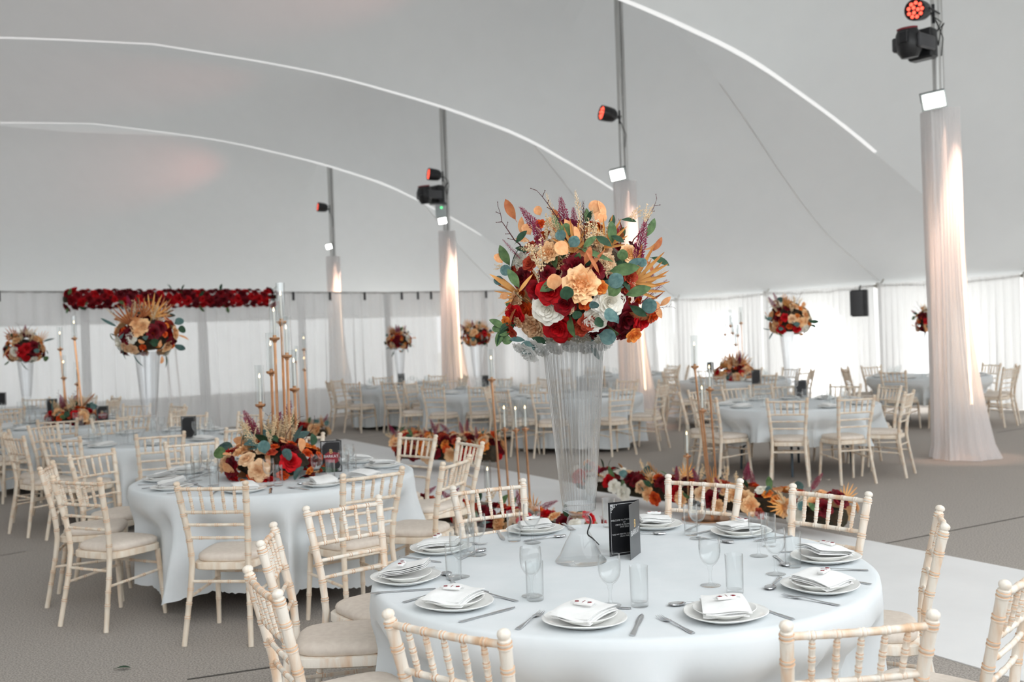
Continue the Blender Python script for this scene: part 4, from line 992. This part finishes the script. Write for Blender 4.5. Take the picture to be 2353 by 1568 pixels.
cb.tube(kq + [kp[-1]], .0028, 6); tag(ob('light_cable', cb.mesh('light_cable', M['cable'])), 'short black cable hanging beside the tall front vase', 'cable')

BC = at_Y(1337, 640, VP.y); BRX, BRZ = .285, .262
t = thing('flower_bouquet', 'large red, peach and white bouquet on the tall front vase', 'bouquet', (BC.x, BC.y, BC.z), 0, 'tall vase bouquets')
rnd = random.Random(21)
ob('gap_shade_core', MB().lathe([(0, -.17), (.10, -.165), (.15, -.11), (.17, -.02), (.15, .08), (.09, .13), (0, .15)], 20).mesh('gap_shade_core', M['gap_shade']), t)
def on_dome(px, py, kx=.86, kz=.86, push=0.0):
    """point of the bouquet's surface under a sight line, with its outward normal (local to the bouquet)"""
    d = ray(px, py); o = Vector((0, 0, CAM_H)) - BC; sx, sz = BRX * kx, BRZ * kz
    D = Vector((d.x / sx, d.y / sx, d.z / sz)); O = Vector((o.x / sx, o.y / sx, o.z / sz))
    a = D.dot(D); b = O.dot(D); c = O.dot(O) - 1; q = b * b - a * c
    tt = (-b - math.sqrt(q)) / a if q > 0 else -b / a
    p = o + d * tt; n = Vector((p.x / sx ** 2, p.y / sx ** 2, p.z / sz ** 2)).normalized(); return p + n * push, n
PXM = F / BC.y
MAIN = [('rose', 'white', 1258, 711, 33), ('rose', 'red', 1282, 755, 34), ('rose', 'burg', 1440, 736, 36), ('rose', 'white', 1400, 694, 32), ('peony', 'peach', 1334, 655, 35), ('rose', 'red', 1262, 668, 29),
 ('peony', 'burg', 1326, 619, 31), ('ranunculus', 'orange', 1206, 713, 21), ('peony', 'beige', 1226, 756, 31), ('ranunculus', 'rust', 1353, 742, 22), ('ranunculus', 'rust', 1334, 758, 19), ('ranunculus', 'orange', 1345, 699, 15),
 ('ranunculus', 'rust', 1449, 637, 20), ('ranunculus', 'rust', 1444, 662, 17), ('ranunculus', 'amber', 1382, 661, 15), ('rose', 'red', 1481, 740, 22), ('ranunculus', 'amber', 1459, 774, 19), ('rose', 'red', 1178, 728, 24),
 ('ranunculus', 'rust', 1214, 565, 15), ('peony', 'peach', 1258, 577, 21), ('ranunculus', 'rust', 1214, 604, 17), ('peony', 'white', 1192, 598, 21), ('rose', 'burg', 1405, 764, 27), ('rose', 'burg', 1370, 619, 20), ('rose', 'white', 1370, 735, 24),
 ('peony', 'peach', 1448, 581, 19), ('rose', 'darkred', 1228, 668, 20), ('rose', 'burg', 1195, 640, 22), ('peony', 'beige', 1394, 602, 19), ('ranunculus', 'orange', 1238, 512, 15), ('ranunculus', 'rust', 1276, 512, 13),
 ('peony', 'peach', 1300, 778, 22), ('peony', 'beige', 1180, 690, 18), ('rose', 'burg', 1255, 630, 18), ('ranunculus', 'amber', 1405, 545, 14), ('peony', 'peach', 1375, 545, 16), ('rose', 'darkred', 1298, 700, 22), ('ranunculus', 'amber', 1160, 742, 14), ('rose', 'burg', 1425, 690, 20), ('peony', 'white', 1340, 785, 22), ('peony', 'white', 1385, 785, 18), ('peony', 'white', 1262, 786, 18)]
for (k, c, x, y, r_) in MAIN:
    p, n = on_dome(x, y); n = (n + Vector((0, -.9, .08))).normalized()
    if (x, y) == (1334, 655): p = p + Vector((0, -.024, 0))
    put_flower(t, k, c, p - n * .012, n, r_ / PXM * 1.17, rnd)
for (x, y) in [(1290, 600), (1345, 585), (1410, 625), (1300, 640), (1385, 690), (1310, 715), (1240, 700), (1200, 670), (1465, 690), (1430, 770), (1240, 735), (1360, 770), (1290, 530), (1340, 530), (1420, 570), (1180, 625), (1470, 650), (1175, 760), (1320, 590), (1280, 620), (1400, 660), (1372, 650), (1225, 640), (1190, 740), (1500, 725), (1300, 560), (1385, 575), (1355, 610), (1440, 610)]:
    p, n = on_dome(x, y, .63, .63); col = rnd.choice(['burg', 'rust', 'darkred', 'beige', 'orange', 'burg', 'peach']); put_flower(t, 'peony' if col in ('beige', 'peach') else 'ranunculus', col, p, n + Vector((0, -.5, 0)), rnd.uniform(.026, .04), rnd)
    put_leaf(t, 'oval', rnd.choice(['dark', 'green', 'teal', 'brown']), p + n * .01, Vector((rnd.gauss(0, 1), -.3, rnd.gauss(0, 1))), rnd.uniform(.07, .11), rnd, n)
for i in range(40):
    x, y = rnd.uniform(1165, 1500), rnd.uniform(500, 640); p, n = on_dome(x, y, .70, .70); k = rnd.choice(['oval', 'oval', 'fluff']); col = {'oval': rnd.choice(['dark', 'green', 'brown', 'copper', 'dark']), 'fluff': 'straw', 'round': rnd.choice(['teal', 'dark'])}[k]
    put_leaf(t, k, col, p, n * .8 + Vector((rnd.gauss(0, .6), 0, rnd.gauss(0, .6))), rnd.uniform(.05, .09), rnd, n + Vector((0, -1, 0)))
CAMD = Vector((0, -1, .1))
DISC = [('teal', 1320, 559, 15), ('teal', 1413, 645, 20), ('green', 1410, 664, 19), ('teal', 1400, 722, 20), ('teal', 1395, 768, 21), ('teal', 1486, 700, 20), ('teal', 1215, 795, 20), ('dark', 1303, 671, 18), ('green', 1427, 588, 14), ('teal', 1290, 545, 14),
 ('copper', 1291, 574, 19), ('copper', 1275, 646, 20), ('copper', 1366, 482, 17), ('copper', 1381, 506, 13), ('copper', 1215, 532, 15), ('copper', 1152, 596, 14), ('green', 1300, 534, 18), ('teal', 1169, 622, 15), ('teal', 1152, 645, 13), ('green', 1161, 760, 15), ('green', 1146, 752, 11), ('green', 1170, 778, 13), ('dark', 1326, 719, 13), ('teal', 1364, 697, 13), ('copper', 1442, 470, 0), ('copper', 1240, 490, 12), ('dark', 1374, 737, 14), ('copper', 1500, 700, 12), ('copper', 1165, 680, 11), ('teal', 1470, 605, 12)]
for (c, x, y, r_) in DISC:
    if not r_: continue
    p, n = on_dome(x, y, 1.0, 1.0, .012); L = r_ * 1.85 / PXM; up_ = Vector((rnd.uniform(-.7, .7), 0, rnd.uniform(.2, 1))).normalized()
    out = (p.normalized() * .7 + up_ * .5); out = Vector((out.x, out.y * .3, out.z)).normalized()
    put_leaf(t, 'round', c, p - out * L * .55, out, L, rnd, CAMD + Vector((rnd.uniform(-.5, .5), 0, rnd.uniform(-.4, .6))))
LONG = [('oval', 'green', 1354, 562, 30, 40), ('oval', 'green', 1168, 590, 42, 115), ('oval', 'dark', 1384, 560, 34, -35), ('oval', 'green', 1402, 540, 40, 92), ('oval', 'green', 1188, 640, 40, 120), ('oval', 'dark', 1205, 550, 30, 45), ('oval', 'green', 1460, 668, 46, 15), ('oval', 'dark', 1460, 710, 36, -35), ('long', 'gold', 1165, 650, 60, 145), ('long', 'gold', 1215, 650, 40, 50), ('oval', 'copper', 1325, 545, 30, 100), ('oval', 'copper', 1310, 530, 34, 120), ('oval', 'green', 1430, 620, 52, 5), ('oval', 'dark', 1245, 775, 32, 160), ('oval', 'green', 1155, 770, 36, -110), ('oval', 'green', 1150, 740, 34, 150), ('oval', 'teal', 1450, 608, 34, 30), ('oval', 'copper', 1520, 690, 26, 40), ('oval', 'copper', 1505, 712, 28, -70), ('long', 'brown', 1370, 600, 44, 50), ('long', 'brown', 1360, 605, 44, 120), ('oval', 'brown', 1350, 590, 32, 70), ('oval', 'dark', 1415, 555, 26, -30), ('long', 'green', 1370, 590, 60, -25), ('oval', 'teal', 1195, 775, 30, 175), ('oval', 'dark', 1170, 745, 30, -150)]
for (k, c, x, y, L, an) in LONG:
    p, n = on_dome(x, y, .98, .98, .015); d = Vector((math.cos(R(an)), -.25, math.sin(R(an)))).normalized(); Lm = L * 1.25 / PXM
    put_leaf(t, k, c, p - d * Lm * .5, d, Lm, rnd, CAMD + Vector((rnd.uniform(-.4, .4), 0, rnd.uniform(-.3, .6))))
SPR = [('plume', 'plum', 1310, 560, 1287, 470), ('plume', 'plum', 1250, 560, 1213, 482), ('plume', 'plum', 1325, 555, 1318, 490), ('plume', 'plum', 1455, 625, 1486, 528), ('plume', 'plum', 1450, 700, 1500, 645), ('plume', 'plum', 1250, 590, 1232, 520), ('plume', 'plum', 1395, 560, 1424, 528), ('palm', 'gold', 1455, 650, 1515, 585), ('palm', 'gold', 1460, 668, 1526, 625), ('palm', 'gold', 1390, 570, 1420, 510), ('palm', 'gold', 1320, 580, 1306, 512), ('palm', 'gold', 1200, 680, 1150, 640),
 ('grass', 'straw', 1340, 560, 1331, 456), ('grass', 'straw', 1285, 560, 1266, 460), ('grass', 'straw', 1370, 560, 1362, 490), ('twig', 'twig', 1210, 590, 1147, 494), ('twig', 'twig', 1450, 565, 1518, 486), ('twig', 'twig', 1310, 560, 1268, 448), ('twig', 'twig', 1480, 715, 1536, 698), ('grass', 'twig', 1345, 580, 1340, 480), ('grass', 'straw', 1190, 690, 1146, 722), ('grass', 'straw', 1480, 660, 1524, 624), ('grass', 'plum', 1200, 600, 1160, 555), ('grass', 'plum', 1470, 700, 1526, 650),
 ('fluff', 'straw', 1250, 640, 1228, 555), ('fluff', 'straw', 1255, 570, 1246, 500), ('fluff', 'straw', 1270, 565, 1275, 510), ('fluff', 'straw', 1350, 580, 1356, 510), ('fluff', 'straw', 1380, 580, 1385, 520), ('fluff', 'straw', 1245, 665, 1238, 620), ('fluff', 'straw', 1395, 640, 1390, 590), ('fluff', 'straw', 1320, 700, 1310, 725), ('fluff', 'straw', 1225, 605, 1222, 585)]
for (k, c, x0, y0, x1, y1) in SPR:
    p, n = on_dome(x0, y0, .80, .80); L = math.hypot(x1 - x0, y1 - y0) / PXM * 1.12; d = Vector((x1 - x0, 0, y0 - y1)).normalized(); d = (d + Vector((0, -.25 if n.y < 0 else .2, 0))).normalized()
    put_leaf(t, k, c, p, d, L, rnd, CAMD)
for d in fib(70):      # the far side of the bouquet
    if d.y < .12 or d.z < -.6: continue
    p, n = ell((0, 0, 0), BRX * .86, BRZ * .86, d); col = rnd.choice(CW); kind = 'peony' if col in ('peach', 'beige') else ('rose' if col in ('red', 'burg', 'white') else 'ranunculus')
    put_flower(t, kind, col, p - n * .01, n, .05 * rnd.uniform(.8, 1.15), rnd)
    if rnd.random() < .5: put_leaf(t, 'round', rnd.choice(['teal', 'green', 'copper']), p + n * .02, n + Vector((rnd.gauss(0, .5), 0, rnd.gauss(0, .5))), .075, rnd, n)
bl = recol(FM['peony'], M['petalwhite'])
for (x, y, r_) in [(1214, 810, 27), (1240, 800, 24), (1275, 800, 20), (1310, 795, 22), (1350, 797, 22), (1390, 792, 20), (1190, 800, 14)]:
    p, n = on_dome(x, y, .74, .86); ob('peony', bl, t, frame_z(p, Vector((n.x, -.5, -.7)), rnd.uniform(0, 6), r_ / PXM * 1.1))

def tall_vase(px, key, by, rx, seed, vl, bl_, rz=None):
    cx, cy2 = TABLES[key]['c']; X = at_Y(px, by, cy2); z0 = Vector((X.x, cy2, TZ + .001))
    v = thing('trumpet_vase', vl, 'vase', z0, 0, 'tall glass vases'); ob('vase_body', V_LO, v); ob('vase_foot', V_FOOT, v)
    b = thing('flower_bouquet', bl_, 'bouquet', (X.x, cy2, X.z), seed * 1.3, 'tall vase bouquets'); dome(b, rx, rz or rx * .86, seed, nf=84, fr=.054 * rx / .3, leaves=40)
tall_vase(337, 'vaseleft', 772, .33, 41, 'tall clear glass vase on the table behind the candelabra', 'wide autumn bouquet high on the vase left of the candelabra')
tall_vase(57, 'leftedge', 803, .32, 42, 'tall clear glass vase at the left edge', 'autumn bouquet at the far left edge before the drapes', .26)
tall_vase(917, 'screen', 784, .27, 43, 'tall glass vase on the farthest table by the screen', 'small red and white bouquet left of the middle column', .21)
tall_vase(1095, 'midscreen', 774, .26, 44, 'tall glass vase right of the middle draped column', 'rust and peach bouquet right of the middle draped column', .22)
tall_vase(1815, 'column', 737, .265, 45, 'tall glass vase on the short-cloth table', 'orange and red bouquet in front of the bright windows', .25)
tall_vase(2138, 'farright', 740, .27, 46, 'tall glass vase hidden behind the right-hand column', 'dark bouquet peeping out behind the right-hand column', .24)

# ------------------------------------------------------------------ low table arrangements with candles
def low_arr(loc, label, rx, rz, seed):
    b = thing('table_arrangement', label, 'flower arrangement', loc, seed, 'low table arrangements'); dome(b, rx, rz, seed, nf=120, fr=.056, cz=rz * .5, keep=lambda d: d.z > -.45, leaves=70, sink=.86); return b
c = TABLES['left']['c']; low_arr((c[0] + .0, c[1] - .02, TZ), 'low autumn flower arrangement under the gold candelabra', .38, .17, 51)
st = [(x - c[0], dy, z - TZ, 0.0, .0095) for (x, z, dy) in ((-1.669, 1.178, -.04), (-1.610, 1.389, .05), (-1.564, 1.612, -.02), (-1.531, 1.720, .05), (-1.485, 1.494, -.03), (-1.455, 1.271, .03))]
candle_stand('candelabra', 'tall rose-gold candelabra with glass tubes on the left table', (c[0], c[1], TZ + .001), st, .16, 'table candelabras')
c = TABLES['farleft']['c']; low_arr((c[0], c[1] - .05, TZ), 'low autumn arrangement on the candlelit far-left table', .32, .15, 52)
candle_stand('candelabra', 'rose-gold candelabra with leaning stems on the far-left table', (c[0], c[1], TZ + .001), [(-.12, 0, .86, -.06, .013), (-.07, -.05, .52, 0, .013), (.04, .06, .44, 0, .011), (.06, -.02, .98, -.07, .013)], .14, 'table candelabras')
c = TABLES['farcandle']['c']; low_arr((c[0], c[1] - .1, TZ), 'low autumn arrangement on the candle table by windows', .36, .2, 53)
candle_stand('candelabra', 'thin rose-gold candelabra standing against the bright windows', (c[0], c[1], TZ + .001), [(-.10, .02, .72, .03, .008), (-.02, -.03, .86, .03, .008), (.03, .05, .74, .02, .008), (.10, -.02, .70, 0, .008), (.17, .03, .90, -.01, .008), (.06, .0, .55, 0, .008)], .16, 'table candelabras', lit=False)
# floor candle stands along the aisle
q = at_z(1165, 1195, 0)
candle_stand('floor_candle_stand', 'gold floor candle stand beside the aisle left of front vase', (q.x, q.y, AZ), [(at_Y(1130, 880, q.y).x - q.x, 0, at_Y(1130, 880, q.y).z - AZ, -.05, .010), (at_Y(1160, 995, q.y).x - q.x, -.05, at_Y(1160, 995, q.y).z, -.02, .010), (at_Y(1186, 998, q.y).x - q.x, .02, at_Y(1186, 998, q.y).z, -.02, .009), (at_Y(1208, 996, q.y).x - q.x, .04, at_Y(1208, 996, q.y).z, -.02, .010), (at_Y(1122, 1135, q.y).x - q.x, -.06, at_Y(1122, 1135, q.y).z, 0, .010)], .2, 'floor candle stands')
q = at_z(1622, 1195, 0)
candle_stand('floor_candle_stand', 'gold floor candle stand right of the menu card', (q.x, q.y, AZ), [(at_Y(1597, 852, q.y).x - q.x, 0, at_Y(1597, 852, q.y).z, -.10, .009), (at_Y(1612, 952, q.y).x - q.x, -.05, at_Y(1612, 952, q.y).z, -.06, .009), (at_Y(1634, 905, q.y).x - q.x, .05, at_Y(1634, 905, q.y).z, -.04, .009), (at_Y(1581, 1058, q.y).x - q.x, .03, at_Y(1581, 1058, q.y).z, 0, .009)], .2, 'floor candle stands')
q = at_z(702, 1012, 0)
candle_stand('floor_candle_stand', 'gold floor candle stand behind the left candelabra', (q.x, q.y, AZ), [(-.10, 0, 1.25, -.02, .010), (.02, .04, 1.45, -.03, .010), (.03, -.04, 1.12, -.02, .010)], .2, 'floor candle stands')
q = at_z(408, 985, 0)
candle_stand('floor_candle_stand', 'thin gold floor candle stand right of the left bouquet', (q.x, q.y, AZ), [(-.14, 0, 1.15, -.10, .012), (.0, .05, 1.5, -.10, .012)], .2, 'floor candle stands')

# ------------------------------------------------------------------ flower garlands beside the aisle and over the back screen
def garland(name, label, a, b, w, h, n, seed, cols, fr, leaves, z0=0.0, hang=False, cat='garland'):
    rnd = random.Random(seed); a = Vector(a); b = Vector(b); mid = (a + b) / 2; t = thing(name, label, cat, mid, 0, 'flower garlands'); a = a - mid; b = b - mid; d = (b - a); Lh = d.length; d.normalize(); s_ = Vector((-d.y, d.x, 0))
    core = MB().tube([a + d * Lh * k / 8 + Vector((0, 0, h * .42 if not hang else 0)) for k in range(9)], [min(w, h) * .2] * 9, 8); ob('gap_shade_core', core.mesh('gap_shade_core', M['gap_shade']), t)
    for i in range(n):
        u = (i + .5) / n + rnd.uniform(-.5, .5) / n; th = rnd.uniform(-.1, PI + .1) if not hang else rnd.uniform(0, 2 * PI)
        th = (i * 2.399) % (PI * 1.1) - .05 * PI if not hang else (i * 2.399) % (2 * PI)
        nn = s_ * math.cos(th) + Vector((0, 0, math.sin(th))) + d * rnd.uniform(-.3, .3) + (d * (-1 if u < .5 else 1) * 1.2 if min(u, 1 - u) < .04 else Vector((0, 0, 0)))
        if hang and nn.dot(s_ if s_.y < 0 else -s_) < -.25: continue
        r_ = fr * rnd.uniform(.75, 1.25); col = rnd.choice(cols); kind = 'peony' if col == 'peach' else ('rose' if col in ('red', 'burg', 'white', 'darkred', 'beige') else 'ranunculus')
        rr = r_ * (.75 if kind == 'ranunculus' else 1)
        p = a + d * Lh * u + s_ * math.cos(th) * (w / 2 - rr * .5) + Vector((0, 0, (h * .42 if not hang else 0) + math.sin(th) * (h * .5 - rr * .45)))
        p.z = max(p.z, rr * .85) if not hang else p.z
        put_flower(t, kind, col, p, nn, rr, rnd)
    for i in range(leaves):
        u = rnd.random(); th = rnd.uniform(.1, PI - .1) if not hang else rnd.uniform(0, 2 * PI); nn = (s_ * math.cos(th) + Vector((0, 0, math.sin(th)))).normalized()
        p = a + d * Lh * u + s_ * math.cos(th) * w * .48 + Vector((0, 0, (h * .42 if not hang else 0) + math.sin(th) * h * .46))
        if hang and nn.dot(s_ if s_.y < 0 else -s_) < -.1: continue
        k, col, L = rnd.choice([('round', 'teal', .09), ('oval', 'green', .13), ('oval', 'dark', .12), ('round', 'copper', .09), ('plume', 'plum', .2), ('palm', 'gold', .16), ('fluff', 'straw', .16)] if not hang else [('oval', 'green', .16), ('oval', 'dark', .15), ('oval', 'green', .12)])
        put_leaf(t, k, col, p - nn * .02, nn + Vector((rnd.gauss(0, .5), rnd.gauss(0, .3), rnd.gauss(0, .3) + .2)), L, rnd, nn)
    return t
GC = ['red', 'burg', 'white', 'peach', 'beige', 'orange', 'rust', 'peach', 'amber', 'burg', 'white', 'red']
garland('floor_garland', 'long low flower garland on the floor behind the nearest table', (.62, 10.1, AZ), (2.42, 7.75, AZ), .42, .36, 92, 61, GC, .075, 60)
garland('floor_garland', 'bushy flower garland on the floor beyond the aisle chairs', (-1.45, 12.9, AZ), (-.25, 12.2, AZ), .5, .5, 92, 62, ['burg', 'red', 'peach', 'rust', 'amber', 'beige', 'orange'], .085, 60)
garland('floor_garland', 'flower garland on the floor behind the left chairs of nearest table', (-.95, 8.95, AZ), (.55, 7.55, AZ), .36, .30, 56, 63, GC, .07, 40)
q = at_z(700, 1018, 0); garland('floor_garland', 'small flower garland at the foot of the distant candle stand', (q.x - .3, q.y + .35, AZ), (q.x + .35, q.y - .15, AZ), .36, .34, 18, 64, ['burg', 'red', 'peach', 'rust', 'beige'], .085, 16)
ga, gb = Vector((-7.56, 17.62, 2.47)), Vector((-4.60, 20.43, 2.49))
garland('rose_garland', 'long dark red rose garland across the top of the back screen', ga, gb, .30, .36, 190, 65, ['red', 'burg', 'darkred', 'darkred', 'burg'], .085, 46, hang=True)

# ------------------------------------------------------------------ menu cards
hz = at_z(1472, 1271, TZ); lf = at_z(1380, 1284, TZ); nr = at_z(1446, 1291, TZ)
dv = (hz - lf); rzc = math.atan2(dv.y, dv.x); dirx = Vector((math.cos(rzc), math.sin(rzc), 0)); base = Vector((hz.x, hz.y, TZ + .001)) - dirx * PW
fl = nr - hz; fold = math.degrees(math.atan2(fl.y, fl.x)) - math.degrees(rzc) - 180
t, a, b = menu_card(base, rzc, 'open black menu card with white lettering beside the tall front vase', True, fold)
up2 = Matrix.Rotation(PI, 4, 'Z') @ up
for s_, z, sz, mt in (('B', .128, .044, M['goldink']), ('BARKAT', .096, .030, M['ink'])): ob('lettering', text_mesh(s_, sz, mt), b, Matrix.Translation((PW / 2, .0009, z)) @ up2)
def small_menu(px, py, z, rz, label, cover=False, fold=-70):
    q = at_z(px, py, z); return menu_card((q.x - .07, q.y, z + .001), rz, label, False, fold, cover)
small_menu(762, 1086, TZ, R(4), 'black menu card with gold B and dark red print on the left table', True)
small_menu(434, 1008, TZ, R(-8), 'black menu card right of the left vase', False)
small_menu(120, 952, TZ, 0, 'black menu card behind the far-left flowers', False)
small_menu(236, 975, TZ, 0, 'black menu card right of the far-left flowers', True)
small_menu(3, 932, TZ, 0, 'black menu card cut by the left edge of the photo', False)
small_menu(929, 885, TZ, R(60), 'black menu card below the small red and white bouquet', False)
small_menu(1117, 893, TZ, R(30), 'black menu card right of the middle draped column', False)
small_menu(1633, 857, TZ, 0, 'black menu card left of the window-side flowers', False)
small_menu(1738, 883, TZ, R(10), 'black menu card right of the window-side flowers', False)
small_menu(1840, 915, TZ, R(-10), 'dark menu card at the foot of the short-cloth table vase', False)

# small things on the floor
q = at_z(283, 1541, 0); lf_ = ob('fallen_leaf', leafm('oval', 'dark'), None, Matrix.Translation((q.x - .04, q.y, .010)) @ Matrix.Rotation(R(-82), 4, 'Z') @ Matrix.Scale(.075, 4)); tag(lf_, 'single dark green leaf fallen on the carpet', 'leaf')
q = at_z(1905, 1107, 0); pt_ = ob('fallen_petal', recol(LM['round'], M['f_white']), None, Matrix.Translation((q.x, q.y, .012)) @ Matrix.Scale(.06, 4)); tag(pt_, 'single white petal fallen on the carpet', 'petal')
